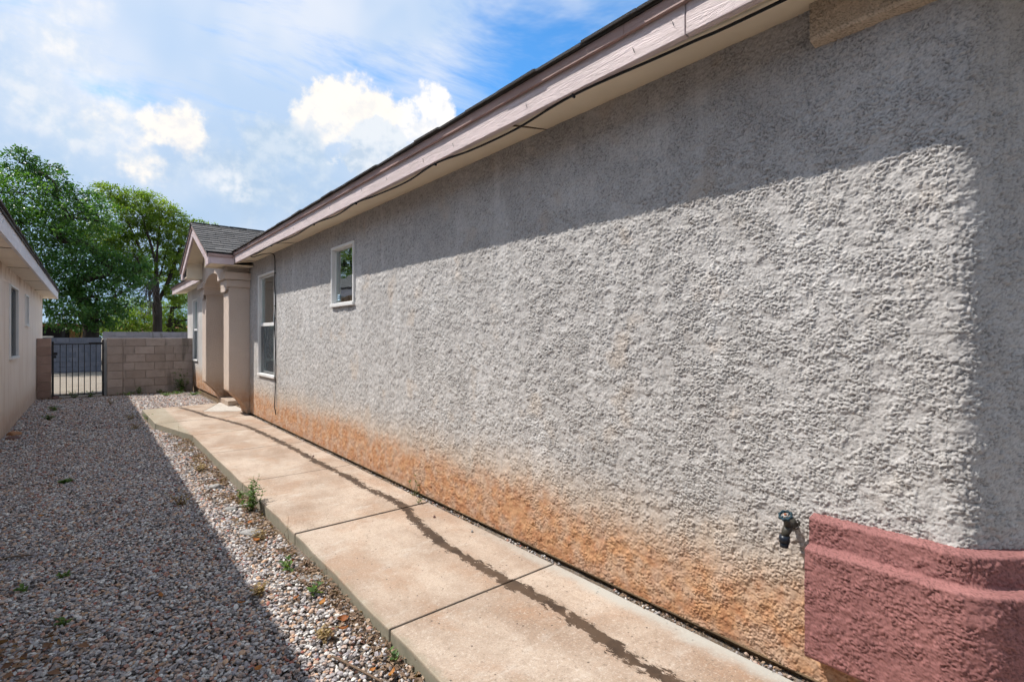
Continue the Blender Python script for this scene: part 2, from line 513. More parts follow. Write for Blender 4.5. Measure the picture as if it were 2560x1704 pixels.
def block(name, a, b, rnd_amt=1.0, bump=0.003):
    m, g = newmat(name)
    p = g.pos()
    rnd = g.n('ShaderNodeObjectInfo').outputs['Random']
    c = g.mix(g.m('MULTIPLY', rnd, rnd_amt), a, b)
    n = g.noise(p, 6, 5, 0.65)
    c = g.mix(g.m('MULTIPLY', g.mr(n, 0.4, 0.75), 0.4), c, tuple(v * 0.62 for v in a))
    f = g.noise(p, 130, 3, 0.7)
    c = g.mix(g.m('MULTIPLY', g.mr(f, 0.5, 0.8), 0.3), c, tuple(v * 0.5 for v in a))
    x, y, z = g.sep(p)
    drip = g.m('MULTIPLY', g.mr(g.noise(g.vm('MULTIPLY', p, (4, 4, 0.9)), 1.0, 4, 0.6), 0.52, 0.64), g.mr(x, 1.35, 1.75))
    c = g.mix(g.m('MULTIPLY', drip, 0.6), c, (0.13, 0.11, 0.09))
    g.out(g.bsdf(c, 0.95, g.bump(f, bump), spec=0.15))
    return m
M['block'] = block('concrete_block', (0.36, 0.285, 0.24), (0.455, 0.37, 0.32))
M['block_l'] = block('concrete_block_reddish', (0.31, 0.205, 0.165), (0.40, 0.275, 0.225))
M['block_b'] = block('concrete_block_grey', (0.13, 0.14, 0.17), (0.175, 0.18, 0.21), 0.7)
M['block_c'] = block('concrete_block_lilac', (0.27, 0.25, 0.265), (0.335, 0.31, 0.325), 0.7)
M['mortar'] = block('mortar', (0.33, 0.27, 0.23), (0.36, 0.30, 0.26))

def iron():
    m, g = newmat('black_iron')
    p = g.pos()
    c = g.mix(g.mr(g.noise(p, 22, 4, 0.7), 0.5, 0.75), (0.012, 0.012, 0.014), (0.05, 0.03, 0.02))
    g.out(g.bsdf(c, 0.5, spec=0.4))
    return m
M['iron'] = iron()

def dirt(name, a, b, c3):
    m, g = newmat(name)
    p = g.pos()
    c = g.mix(g.mr(g.noise(p, 3.0, 5, 0.65), 0.35, 0.65), a, b)
    v = g.vor(p, 48, out='Color')
    c = g.mix(g.m('MULTIPLY', g.mr(g.noise(p, 60, 3), 0.45, 0.6), 0.6), c, g.mix(g.sep(v)[0], c3, (0.13, 0.125, 0.125)))
    h = g.m('ADD', g.vor(p, 48), g.noise(p, 150, 3))
    g.out(g.bsdf(c, 0.95, g.bump(h, 0.012), spec=0.15))
    return m
M['dirt'] = dirt('gravel_soil', (0.17, 0.125, 0.09), (0.24, 0.19, 0.145), (0.32, 0.29, 0.27))
M['ground'] = dirt('far_ground', (0.27, 0.22, 0.17), (0.34, 0.29, 0.23), (0.40, 0.37, 0.33))

def pebble():
    m, g = newmat('pebble')
    at = g.n('ShaderNodeAttribute', attribute_type='INSTANCER', attribute_name='rnd')
    r = at.outputs['Fac']
    stops = [(0.0, (0.11, 0.095, 0.09)), (0.07, (0.24, 0.215, 0.21)), (0.19, (0.36, 0.33, 0.32)), (0.33, (0.46, 0.425, 0.41)), (0.43, (0.38, 0.35, 0.365)),
             (0.50, (0.55, 0.52, 0.50)), (0.59, (0.47, 0.355, 0.295)), (0.71, (0.66, 0.625, 0.585)), (0.78, (0.53, 0.39, 0.305)), (0.85, (0.76, 0.735, 0.69)), (0.885, (0.44, 0.245, 0.185)), (0.94, (0.57, 0.37, 0.24)), (0.98, (0.36, 0.14, 0.105))]
    c = g.ramp(r, stops, 'CONSTANT')
    p = g.pos()
    n = g.noise(p, 130, 3, 0.65)
    c = g.mix(g.m('MULTIPLY', g.mr(n, 0.35, 0.7), 0.4), c, g.vm('SCALE', c, None, 0.55))
    g.out(g.bsdf(c, 0.8, g.bump(g.noise(p, 260, 2), 0.0015), spec=0.3))
    return m
M['pebble'] = pebble()

def leafmat(name, a, b, c3, trans=0.45, rough=0.5):
    m, g = newmat(name)
    at = g.n('ShaderNodeAttribute', attribute_name='tint').outputs['Fac']
    col = g.ramp(at, [(0.0, a), (0.5, b), (1.0, c3)])
    df = g.bsdf(col, rough, spec=0.45)
    tl = g.n('ShaderNodeBsdfTranslucent')
    g.put(tl.inputs[0], g.vm('MULTIPLY', col, (1.5, 1.55, 0.55)))
    mx = g.n('ShaderNodeMixShader')
    mx.inputs[0].default_value = trans
    g.L.new(df, mx.inputs[1])
    g.L.new(tl.outputs[0], mx.inputs[2])
    g.out(mx.outputs[0])
    return m
M['leaf_dark'] = leafmat('foliage_dark', (0.022, 0.066, 0.020), (0.058, 0.145, 0.038), (0.15, 0.27, 0.06), 0.42, 0.33)
M['leaf_light'] = leafmat('foliage_light', (0.075, 0.135, 0.022), (0.15, 0.235, 0.034), (0.24, 0.31, 0.05), 0.5)
M['weed'] = leafmat('weed_leaf', (0.05, 0.10, 0.03), (0.09, 0.17, 0.04), (0.16, 0.25, 0.06), 0.35)
M['dry'] = leafmat('dry_grass', (0.25, 0.16, 0.07), (0.36, 0.26, 0.13), (0.46, 0.36, 0.20), 0.3, 0.8)
M['litter'] = leafmat('leaf_litter', (0.10, 0.06, 0.04), (0.22, 0.14, 0.09), (0.38, 0.28, 0.20), 0.15, 0.85)
M['deadbrown'] = leafmat('dead_leaf_brown', (0.11, 0.055, 0.03), (0.21, 0.11, 0.06), (0.36, 0.22, 0.13), 0.2, 0.8)
M['deadleaf'] = leafmat('dead_leaf', (0.26, 0.085, 0.03), (0.38, 0.13, 0.04), (0.46, 0.20, 0.05), 0.3, 0.7)
def bark():
    m, g = newmat('bark')
    p = g.pos()
    n = g.noise(g.vm('MULTIPLY', p, (9, 9, 2)), 1.0, 5, 0.7)
    c = g.mix(n, (0.025, 0.02, 0.017), (0.085, 0.07, 0.06))
    g.out(g.bsdf(c, 0.95, g.bump(n, 0.03), spec=0.1))
    return m
M['bark'] = bark()
M['stem'] = paint('weed_stem', (0.11, 0.12, 0.045), 0.8)
M['twig'] = paint('dry_twig', (0.16, 0.11, 0.075), 0.9)
def rockmat(name, a, b):
    m, g = newmat(name)
    p = g.pos()
    n = g.noise(p, 14, 6, 0.65)
    c = g.mix(g.mr(n, 0.3, 0.7), a, b)
    g.out(g.bsdf(c, 0.9, g.bump(g.noise(p, 45, 5, 0.7), 0.01), spec=0.2))
    return m
M['rock'] = rockmat('grey_rock', (0.22, 0.21, 0.20), (0.38, 0.365, 0.35))
M['rock_o'] = rockmat('orange_rock', (0.34, 0.16, 0.08), (0.45, 0.25, 0.14))
M['rock_d'] = rockmat('dark_red_rock', (0.14, 0.08, 0.07), (0.22, 0.14, 0.12))

# ------------------------------------------------------------------ ground
def gz(x, y):
    b = -0.050 - 0.0042 * max(y, 0)
    b += 0.018 * mnoise.noise(Vector((x * 1.3, y * 0.9, 3.1))) + 0.008 * mnoise.noise(Vector((x * 4.1, y * 3.7, 7.7)))
    if x > 0.75: b -= 0.004 * min(1, (x - 0.75) / 0.3)
    return b
me = mesh('ground', [(-600, -600, -0.22), (600, -600, -0.22), (600, 900, -0.22), (-600, 900, -0.22)], [(0, 1, 2, 3)])
tag(link('ground', me, M['ground']), kind='structure')
def sheet(name, x0, x1, y0, y1, st, mat, zf):
    nx = int((x1 - x0) / st) + 1
    ny = int((y1 - y0) / st) + 1
    v = [(x0 + (x1 - x0) * i / nx, y0 + (y1 - y0) * j / ny) for j in range(ny + 1) for i in range(nx + 1)]
    f = [(j * (nx + 1) + i, j * (nx + 1) + i + 1, (j + 1) * (nx + 1) + i + 1, (j + 1) * (nx + 1) + i) for j in range(ny) for i in range(nx)]
    return link(name, mesh(name, [(a, b, zf(a, b)) for a, b in v], f, True), mat)
tag(sheet('side_yard', -0.99, 2.4, -3, 16.6, 0.1, M['dirt'], lambda x, y: gz(x, y) - 0.012), kind='structure')
tag(sheet('back_yard', -9, 9, 16.6, 29.4, 0.4, M['ground'], lambda x, y: -0.13 - 0.003 * (y - 16) + 0.03 * mnoise.noise(Vector((x, y, 0)))), kind='structure')

tag(sheet('soil_strip', 2.10, 2.236, -0.5, 9.94, 0.02, M['dirt'], lambda x, y: -0.012 + 0.010 * mnoise.noise(Vector((x * 20, y * 6, 2)))), kind='structure')
# sidewalk: each slab its own piece
walk = tag(empty('sidewalk', (1.64, 5, 0)), kind='structure')
def slab(poly, mat, dz=0.0, tilt=0.0):
    b = MB()
    b.prism(poly, 'z', -0.13, dz)
    o = b.obj('slab', mat, walk, bevel=0.007, seg=2)
    return o
def jit(): return random.uniform(-0.006, 0.006)
ys = [-0.80, 0.70, 2.205, 3.70, 5.305, 6.875, 8.34]
xl = [1.06, 1.068, 1.086, 1.104, 1.108, 1.106, 1.108]
for i in range(6):
    n = 8
    g_ = 0.005
    L = []
    for k in range(n + 1):
        t = k / n
        L.append((xl[i] + (xl[i + 1] - xl[i]) * t + (jit() if 0 < k < n else 0), ys[i] + g_ + (ys[i + 1] - ys[i] - 2 * g_) * t))
    slab([(2.168, ys[i] + g_), (2.168, ys[i + 1] - g_)] + L[::-1], M['walk'], dz=[0, 0.002, 0, 0.003, 0.001, 0.0][i])
slab([(2.168, 8.345), (2.168, 9.80), (0.805, 9.80), (0.93, 9.2), (1.108, 8.345)], M['walk'])
slab([(2.168, 9.81), (2.168, 9.93), (2.168, 10.42), (1.60, 10.82), (1.86, 11.50), (2.05, 12.03), (1.4, 11.95), (0.757, 11.82), (0.80, 9.81)], M['walk'])
slab([(2.178, 10.43), (2.74, 10.43), (2.74, 12.10), (2.065, 12.035), (1.872, 11.50), (1.612, 10.825)], M['walk_new'], dz=0.004)
b = MB()
b.box(2.10, 2.75, 11.30, 12.16, -0.1, 0.105)
b.obj('step', M['walk'], walk, bevel=0.012, seg=2)

# ------------------------------------------------------------------ pebbles (geometry nodes instances, one object)
def pebble_points():
    P, S, Rr, K, Q = [], [], [], [], []
    def field(x0, x1, y0, y1, st, smin, smax, keep=None, lift=0.012, grey=False):
        xs = np.arange(x0, x1, st)
        yy = np.arange(y0, y1, st)
        X, Y = np.meshgrid(xs, yy)
        X = X.ravel() + rng.uniform(-0.6, 0.6, X.size) * st
        Y = Y.ravel() + rng.uniform(-0.6, 0.6, Y.size) * st
        for a, b_ in zip(X, Y):
            if keep and not keep(a, b_): continue
            s = smin + (smax - smin) * random.random() ** 1.6
            P.append((a, b_, gz(a, b_) + random.uniform(-0.004, lift)))
            S.append((s * random.uniform(0.8, 1.35), s * random.uniform(0.7, 1.05), s * random.uniform(0.38, 0.72)))
            Rr.append((random.gauss(0, 0.35), random.gauss(0, 0.35), random.uniform(0, 6.28)))
            r = random.random()
            K.append(r)
            Q.append(random.randrange(6))
    def edge(y):
        if y < 8.34: return 1.075
        if y < 9.8: return 1.10 - 0.3 * (y - 8.34) / 1.46
        return 0.75
    def k1(a, b_):
        e = edge(b_)
        if a > e - 0.005: return False
        if a > 0.80 and b_ < 9:                       # thinner, dirtier strip along the walk
            t = mnoise.noise(Vector((a * 5, b_ * 2.2, 1.5)))
            return random.random() < 0.62 - 0.5 * max(0, (a - 0.85) / 0.25) * (0.6 + t)
        return True
    field(-0.96, 1.1, 0.9, 5.0, 0.0132, 0.0062, 0.0130, k1)
    field(-0.96, 1.1, 5.0, 9.0, 0.0155, 0.0072, 0.0145, k1)
    field(-0.96, 1.1, 9.0, 12.0, 0.024, 0.011, 0.019, k1)
    field(-0.96, 2.14, 12.0, 16.35, 0.028, 0.012, 0.020, lambda a, b_: not (b_ < 12.25 and a > 0.7 and b_ < 11.8 + (a - 0.75) * 0.2 + 0.02))
    field(-0.96, 1.06, -1.5, 0.9, 0.024, 0.010, 0.018, k1)
    # small stones caught between walk and wall
    for i in range(900):
        y = random.uniform(0.3, 9.6)
        if mnoise.noise(Vector((y * 2.3, 0, 0))) < -0.05: continue
        a = random.uniform(2.165, 2.215)
        s = random.uniform(0.003, 0.008)
        P.append((a, y, -0.008 + random.uniform(-0.006, 0.006)))
        S.append((s * 1.3, s, s * 0.8))
        Rr.append((random.random(), random.random(), random.uniform(0, 6.28)))
        K.append(random.random())
        Q.append(random.randrange(6))
    return P, S, Rr, K, Q
P, S, Rr, K, Q = pebble_points()
me = bpy.data.meshes.new('gravel')
me.from_pydata(P, [], [])
for nm, ty, data in (('scl', 'FLOAT_VECTOR', S), ('rot', 'FLOAT_VECTOR', Rr)):
    a = me.attributes.new(nm, ty, 'POINT')
    a.data.foreach_set('vector', np.array(data, dtype=np.float32).ravel())
a = me.attributes.new('rnd', 'FLOAT', 'POINT')
a.data.foreach_set('value', np.array(K, dtype=np.float32))
a = me.attributes.new('pick', 'INT', 'POINT')
a.data.foreach_set('value', np.array(Q, dtype=np.int32))
me.materials.append(M['pebble'])
gravel = tag(link('gravel', me), 'loose grey and reddish pebble gravel covering the side yard', 'gravel', kind='stuff')
gt = bpy.data.node_groups.new('gravel_pebbles', 'GeometryNodeTree')
gt.interface.new_socket('Geometry', in_out='INPUT', socket_type='NodeSocketGeometry')
gt.interface.new_socket('Geometry', in_out='OUTPUT', socket_type='NodeSocketGeometry')
gi = gt.nodes.new('NodeGroupInput')
go = gt.nodes.new('NodeGroupOutput')
join = gt.nodes.new('GeometryNodeGeometryToInstance')
for i in range(6):
    ic = gt.nodes.new('GeometryNodeMeshIcoSphere')
    ic.inputs['Radius'].default_value = 1.0
    ic.inputs['Subdivisions'].default_value = 3 if i < 3 else 2
    nz = gt.nodes.new('ShaderNodeTexNoise')
    nz.noise_dimensions = '4D'
    nz.inputs['W'].default_value = i * 3.7
    nz.inputs['Scale'].default_value = 0.85
    nz.inputs['Detail'].default_value = 1.0
    sub = gt.nodes.new('ShaderNodeVectorMath')
    sub.operation = 'SUBTRACT'
    sub.inputs[1].default_value = (0.5, 0.5, 0.5)
    scl = gt.nodes.new('ShaderNodeVectorMath')
    scl.operation = 'SCALE'
    scl.inputs[3].default_value = 1.5
    sp = gt.nodes.new('GeometryNodeSetPosition')
    ss = gt.nodes.new('GeometryNodeSetShadeSmooth')
    gt.links.new(nz.outputs['Color'], sub.inputs[0])
    gt.links.new(sub.outputs[0], scl.inputs[0])
    gt.links.new(ic.outputs['Mesh'], sp.inputs['Geometry'])
    gt.links.new(scl.outputs[0], sp.inputs['Offset'])
    gt.links.new(sp.outputs[0], ss.inputs[0])
    gt.links.new(ss.outputs[0], join.inputs[0])
iop = gt.nodes.new('GeometryNodeInstanceOnPoints')
iop.inputs['Pick Instance'].default_value = True
def named(n, ty):
    nd = gt.nodes.new('GeometryNodeInputNamedAttribute')
    nd.data_type = ty
    nd.inputs['Name'].default_value = n
    return nd.outputs['Attribute']
sm = gt.nodes.new('GeometryNodeSetMaterial')
sm.inputs['Material'].default_value = M['pebble']
gt.links.new(gi.outputs[0], iop.inputs['Points'])
gt.links.new(join.outputs[0], iop.inputs['Instance'])
gt.links.new(named('pick', 'INT'), iop.inputs['Instance Index'])
gt.links.new(named('rot', 'FLOAT_VECTOR'), iop.inputs['Rotation'])
gt.links.new(named('scl', 'FLOAT_VECTOR'), iop.inputs['Scale'])
gt.links.new(iop.outputs[0], sm.inputs['Geometry'])
gt.links.new(sm.outputs[0], go.inputs[0])
gravel.modifiers.new('pebbles', 'NODES').node_group = gt

# ------------------------------------------------------------------ the house
WX = 2.2
house = tag(empty('house', (WX, 8, 0)), 'long grey stucco house with brown splash stains, on the right of the walk', 'house')
W1 = (5.30, 5.93, 1.75, 2.40)
W2 = (8.33, 9.30, 0.76, 2.385)
W3 = (15.60, 16.36, 0.75, 2.37)
def panelX(mb, X, y0, y1, z0, z1, holes=(), depth=0.07, sgn=1):
    yb = sorted({y0, y1, *[h for q in holes for h in q[:2]]})
    zb = sorted({z0, z1, *[h for q in holes for h in q[2:]]})
    for i in range(len(yb) - 1):
        for j in range(len(zb) - 1):
            cy_, cz_ = (yb[i] + yb[i + 1]) / 2, (zb[j] + zb[j + 1]) / 2
            if any(q[0] < cy_ < q[1] and q[2] < cz_ < q[3] for q in holes): continue
            f = (0, 1, 2, 3) if sgn < 0 else (3, 2, 1, 0)
            mb.add([(X, yb[i], zb[j]), (X, yb[i + 1], zb[j]), (X, yb[i + 1], zb[j + 1]), (X, yb[i], zb[j + 1])], [f])
    for (a, b_, c, e) in holes:
        Xd = X + depth
        mb.add([(X, a, c), (X, b_, c), (X, b_, e), (X, a, e), (Xd, a, c), (Xd, b_, c), (Xd, b_, e), (Xd, a, e)],
               [(0, 4, 5, 1), (1, 5, 6, 2), (2, 6, 7, 3), (3, 7, 4, 0)])
ZT = 2.72
CR = 0.095                       # bullnose radius of the corner
YC = 0.37
PHI = R(52)                      # the wall beyond turns away at this angle
TD = (math.sin(PHI), -math.cos(PHI))
def corner_path(off=0.0, n=14, y_start=None, run=2.2):
    """plan path running down the side wall, round the corner and along the angled return; offset outward"""
    pts = []
    if y_start is not None:
        pts.append((WX - off, y_start))
    for k in range(n + 1):
        a = PHI * k / n
        pts.append((WX + CR - (CR + off) * math.cos(a), YC - (CR + off) * math.sin(a)))
    pts.append((pts[-1][0] + TD[0] * run, pts[-1][1] + TD[1] * run))
    return pts
# --- stucco relief: a trowelled dash coat as real geometry
_T = [np.random.default_rng(100 + k).normal(size=(256, 256, 2)) for k in range(8)]
_T = [t / np.linalg.norm(t, axis=2, keepdims=True) for t in _T]
def perlin(u, v, k):
    T = _T[k % 8]
    iu = np.floor(u).astype(int)
    iv = np.floor(v).astype(int)
    fu = u - iu
    fv = v - iv
    su = fu * fu * fu * (fu * (fu * 6 - 15) + 10)
    sv = fv * fv * fv * (fv * (fv * 6 - 15) + 10)
    def gd(a, b_, x, y):
        q = T[(iu + a) & 255, (iv + b_) & 255]
        return q[..., 0] * x + q[..., 1] * y
    a0 = gd(0, 0, fu, fv)
    a1 = gd(1, 0, fu - 1, fv)
    b0 = gd(0, 1, fu, fv - 1)
    b1 = gd(1, 1, fu - 1, fv - 1)
    return (a0 + (a1 - a0) * su) * (1 - sv) + (b0 + (b1 - b0) * su) * sv
def fbm(u, v, o, k, gain=0.58):
    r_, a_ = 0, 1.0
    for i in range(o):
        r_ = r_ + a_ * perlin(u * 2.03 ** i + 17.3 * i, v * 2.03 ** i + 5.1 * i, k + i)
        a_ *= gain
    return r_
def sstep(a, b_, x):
    t = np.clip((x - a) / (b_ - a), 0, 1)
    return t * t * (3 - 2 * t)
def relief(u, v, sc_=1.0):
    """height 0..1 of the texture at (along the wall, up), metres"""
    wu = u + 0.006 * perlin(u * 33, v * 33, 5)
    wv = v + 0.006 * perlin(u * 33 + 40, v * 33, 6)
    f1 = fbm(wu * 17 * sc_, wv * 23 * sc_, 5, 0, 0.64) + 0.30
    q = f1 * 3.4
    fr = q - np.floor(q)
    terr = (np.floor(q) + sstep(0.72, 1.0, fr)) / 3.4      # trowelled-flat plates stepping over each other
    f3 = np.abs(fbm(wu * 38 * sc_ + 3, wv * 50 * sc_, 4, 1, 0.66))
    lace = sstep(0.015, 0.13, f3)                         # lace: flattened islands parted by thin ragged crevices
    f2 = fbm(wu * 100 * sc_, wv * 110 * sc_, 2, 3, 0.75)
    lump = sstep(-0.16, 0.24, f2)                         # sand clots
    rough = 0.04 + 0.96 * sstep(-0.18, 0.12, fbm(u * 8.5, v * 7.0, 5, 2, 0.74))  # ragged patches left rough, the rest floated flat
    tear = np.exp(-(fbm(wu * 34 * sc_ + 9, wv * 46 * sc_, 4, 6, 0.64) / 0.04) ** 2) * sstep(-0.05, 0.2, perlin(u * 7 + 3, v * 9, 4))
    h = np.clip(0.10 + 0.36 * terr + lace * (0.16 + 0.22 * rough) + lump * (0.05 + 0.26 * rough) - 0.26 * tear, 0, 1)
    lip = sstep(0.30, 0.70, fr) * (1 - sstep(0.74, 0.92, fr))  # foot of each step, darkened along with the crevices
    pit_dark = np.clip(0.60 * tear + 0.26 * lip + (1 - lace) * (0.46 + 0.20 * rough) + 0.18 * (1 - lump) + 0.06 * rough, 0, 1)
    return h, 1 - pit_dark
def grid_mesh(name, P3, H, faces_keep, extra=None):
    """P3 (nu,nv,3) points, H relief 0..1"""
    nu, nv = H.shape
    me = bpy.data.meshes.new(name)
    me.vertices.add(nu * nv)
    me.vertices.foreach_set('co', P3.reshape(-1, 3).astype(np.float32).ravel())
    I, J = np.meshgrid(np.arange(nu - 1), np.arange(nv - 1), indexing='ij')
    I, J = I[faces_keep], J[faces_keep]
    q = np.stack([I * nv + J, I * nv + J + 1, (I + 1) * nv + J + 1, (I + 1) * nv + J], axis=1).astype(np.int32)
    n = len(q)
    me.loops.add(n * 4)
    me.loops.foreach_set('vertex_index', q.ravel())
    me.polygons.add(n)
    me.polygons.foreach_set('loop_start', np.arange(0, n * 4, 4, dtype=np.int32))
    me.polygons.foreach_set('use_smooth', np.ones(n, dtype=bool))
    me.update(calc_edges=True)
    a = me.attributes.new('relief', 'FLOAT', 'POINT')
    a.data.foreach_set('value', H.ravel().astype(np.float32))
    return me
RELIEF = 0.0118
def wall_strip(y_hi, y_lo, st, holes=()):
    """piece of the side wall from y_hi down to y_lo, relief at spacing st"""
    yy = np.linspace(y_hi, y_lo, int((y_hi - y_lo) / st) + 1)
    zz_ = np.linspace(0.03, ZT, int((ZT - 0.03) / st) + 1)
    Y, Z = np.meshgrid(yy, zz_, indexing='ij')
    H, A = relief(-Y, Z)
    P3 = np.stack([WX - RELIEF * H + 0.003, Y, Z], axis=2)
    yc = (Y[:-1, :-1] + Y[1:, 1:]) / 2
    zc = (Z[:-1, :-1] + Z[1:, 1:]) / 2
    keep = np.ones(yc.shape, bool)
    for (a, b_, c, e) in holes:
        keep &= ~((yc > a) & (yc < b_) & (zc > c) & (zc < e))
    return grid_mesh('wall', P3, A, keep)
bm = bmesh.new()
strips = [wall_strip(10.40, 4.0, 0.012, (W1, W2)), wall_strip(4.0, 2.5, 0.007), wall_strip(2.5, 1.4, 0.005), wall_strip(1.4, YC, 0.0037)]
# the bullnose corner and a metre of the front
dens = [(WX, YC)]
arcn = int(CR * PHI / 0.004)
pa = [(WX + CR - CR * math.cos(t), YC - CR * math.sin(t), -math.cos(t), -math.sin(t)) for t in np.linspace(0, PHI, arcn)]
xe, ye_ = pa[-1][:2]
pa += [(xe + TD[0] * q, ye_ + TD[1] * q, -math.cos(PHI), -math.sin(PHI)) for q in [*np.arange(0.0045, 0.4, 0.0045), *np.arange(0.4, 1.5, 0.009)]]
EX, EY = pa[-1][:2]                                      # where the fine relief stops
pa = np.array(pa)
ul = np.r_[0, np.cumsum(np.hypot(np.diff(pa[:, 0]), np.diff(pa[:, 1])))]
zz_ = np.linspace(0.03, ZT, int((ZT - 0.03) / 0.0042) + 1)
U, Z = np.meshgrid(ul - YC, zz_, indexing='ij')
H, A = relief(U, Z)
P3 = np.stack([pa[:, 0, None] + pa[:, 2, None] * (RELIEF * H - 0.003), pa[:, 1, None] + pa[:, 3, None] * (RELIEF * H - 0.003), Z], axis=2)
strips.append(grid_mesh('wall', P3, A, np.ones((H.shape[0] - 1, H.shape[1] - 1), bool)))
for st_ in strips:
    bm.from_mesh(st_)
me = bpy.data.meshes.new('wall')
bm.to_mesh(me)
bm.free()
for st_ in strips: bpy.data.meshes.remove(st_)
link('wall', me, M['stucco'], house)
b = MB()
for hole in (W1, W2):
    a, b_, c, e = hole
    Xd = WX + 0.07
    b.add([(WX, a, c), (WX, b_, c), (WX, b_, e), (WX, a, e), (Xd, a, c), (Xd, b_, c), (Xd, b_, e), (Xd, a, e)], [(0, 4, 5, 1), (1, 5, 6, 2), (2, 6, 7, 3), (3, 7, 4, 0)])
panelX(b, WX, 12.24, 17.47, 0.03, ZT, [W3], sgn=-1)
FX2, FY2 = EX + TD[0] * 0.75, EY + TD[1] * 0.75
b.add([(EX, EY, 0.03), (FX2, FY2, 0.03), (FX2, FY2, ZT), (EX, EY, ZT), (9, FY2, 0.03), (9, FY2, ZT)], [(0, 1, 2, 3), (1, 4, 5, 2)])
b.add([(WX, 10.40, 0.03), (3.4, 10.40, 0.03), (3.4, 10.40, ZT), (WX, 10.40, ZT), (3.4, 12.24, 0.03), (3.4, 12.24, ZT), (WX, 12.24, 0.03), (WX, 12.24, ZT)],
      [(0, 1, 2, 3), (1, 4, 5, 2), (4, 6, 7, 5)])
b.add([(WX, 17.47, 0.03), (9, 17.47, 0.03), (9, 17.47, ZT), (WX, 17.47, ZT), (9, FY2, 0.03), (9, FY2, ZT)], [(0, 1, 2, 3), (1, 4, 5, 2)])
b.obj('wall', M['stucco_far'], house, fix=False)
b = MB()
cf = corner_path(-0.03)
fp = [(WX + 0.03, 17.4)] + [(WX + 0.03, YC)] + cf[1:]
n = len(fp)
b.add([(x, y, -0.25) for x, y in fp] + [(x, y, 0.04) for x, y in fp], [(i, i + n, i + n + 1, i + 1) for i in range(n - 1)])
b.obj('foundation', M['found'], house, fix=False)
# weep screed: thin metal drip edge at the foot of the stucco
b = MB()
b.box(WX - 0.004, WX + 0.03, 0.40, 9.95, 0.022, 0.0295)
b.obj('drip_edge', M['found'], house)
# door in the recess
b = MB()
b.box(3.33, 3.39, 10.85, 11.8, 0.13, 2.2)
dr = b.obj('door', M['door'], house, bevel=0.01)
b = MB()
b.tube([(3.33, 11.7, 1.05), (3.27, 11.7, 1.05)], 0.028, 10)
b.obj('handle', M['iron'], dr)
b = MB()
b.box(2.76, 3.39, 10.41, 12.23, 0.0, 0.125)
b.obj('threshold', M['walk_new'], house)

# wainscot and frieze pop-outs round the front corner
def sweep(prof, y_start, name, mat, st=0.0037, amp=0.0095, sc_=1.05, seed=0.0):
    # plan path as (x, y, outward normal), finely stepped; profile resampled and displaced along its own normal
    pl = []
    for yq in np.arange(y_start, YC, -st): pl.append((WX, yq, -1.0, 0.0, y_start - yq))
    s0 = y_start - YC
    for t in np.linspace(0, PHI, int((CR + 0.08) * PHI / st)):
        pl.append((WX + CR - CR * math.cos(t), YC - CR * math.sin(t), -math.cos(t), -math.sin(t), s0 + (CR + 0.08) * t))
    x1_, y1_, _, _, s1 = pl[-1]
    for xq in [*np.arange(st, 0.4, st), *np.arange(0.4, 1.5, 0.009), 1.52, 2.25]: pl.append((x1_ + TD[0] * xq, y1_ + TD[1] * xq, -math.cos(PHI), -math.sin(PHI), s1 + xq))
    pl = np.array(pl)
    pr, cum = [], 0.0
    for (o0, z0), (o1, z1) in zip(prof[:-1], prof[1:]):
        ln = math.hypot(o1 - o0, z1 - z0)
        k = max(1, int(ln / st))
        no = np.array((z0 - z1, o1 - o0)) / ln              # outward (offset, z) for a profile running down
        for q in range(k):
            t = q / k
            pr.append((o0 + (o1 - o0) * t, z0 + (z1 - z0) * t, no[0], no[1], cum + ln * t))
        cum += ln
    pr.append((prof[-1][0], prof[-1][1], no[0], no[1], cum))
    pr = np.array(pr)
    ker = np.ones(3) / 3
    for c_ in (2, 3):
        pr[1:-1, c_] = np.convolve(pr[:, c_], ker, 'valid')
    H, A = relief(pl[:, 4][:, None] + seed + 0 * pr[:, 4][None], -pr[:, 4][None] + seed + 0 * pl[:, 4][:, None], sc_)
    D = amp * (H - 0.5) * np.where(np.abs(pr[:, 3]) > 0.25, 0.25, 1.0)[None]
    D[-2:] = 0
    A[-2:] = 0.6
    off = pr[:, 0][None] + pr[:, 2][None] * D
    z = pr[:, 1][None] + pr[:, 3][None] * D
    P3 = np.stack([pl[:, 0][:, None] + pl[:, 2][:, None] * off, pl[:, 1][:, None] + pl[:, 3][:, None] * off, z], axis=2)
    me = grid_mesh(name, P3, A, np.ones((H.shape[0] - 1, H.shape[1] - 1), bool))
    o = link(name, me, mat, house)
    e = MB()
    e.add([tuple(q) for q in P3[0]], [tuple(range(len(P3[0])))])
    e.obj(name + '_end', mat, o, fix=False)
    return o
sweep([(-0.02, 0.690), (0.046, 0.678), (0.050, 0.672), (0.050, 0.584), (0.052, 0.577), (0.090, 0.570), (0.094, 0.565), (0.094, 0.165), (0.090, 0.157), (-0.02, 0.15)], 0.775, 'wainscot', M['stucco_red'], seed=3.3)
sweep([(-0.02, 2.69), (0.058, 2.69), (0.058, 2.535), (0.052, 2.522), (-0.02, 2.510)], 0.77, 'frieze', M['stucco_bounce_tan'], seed=8.1)

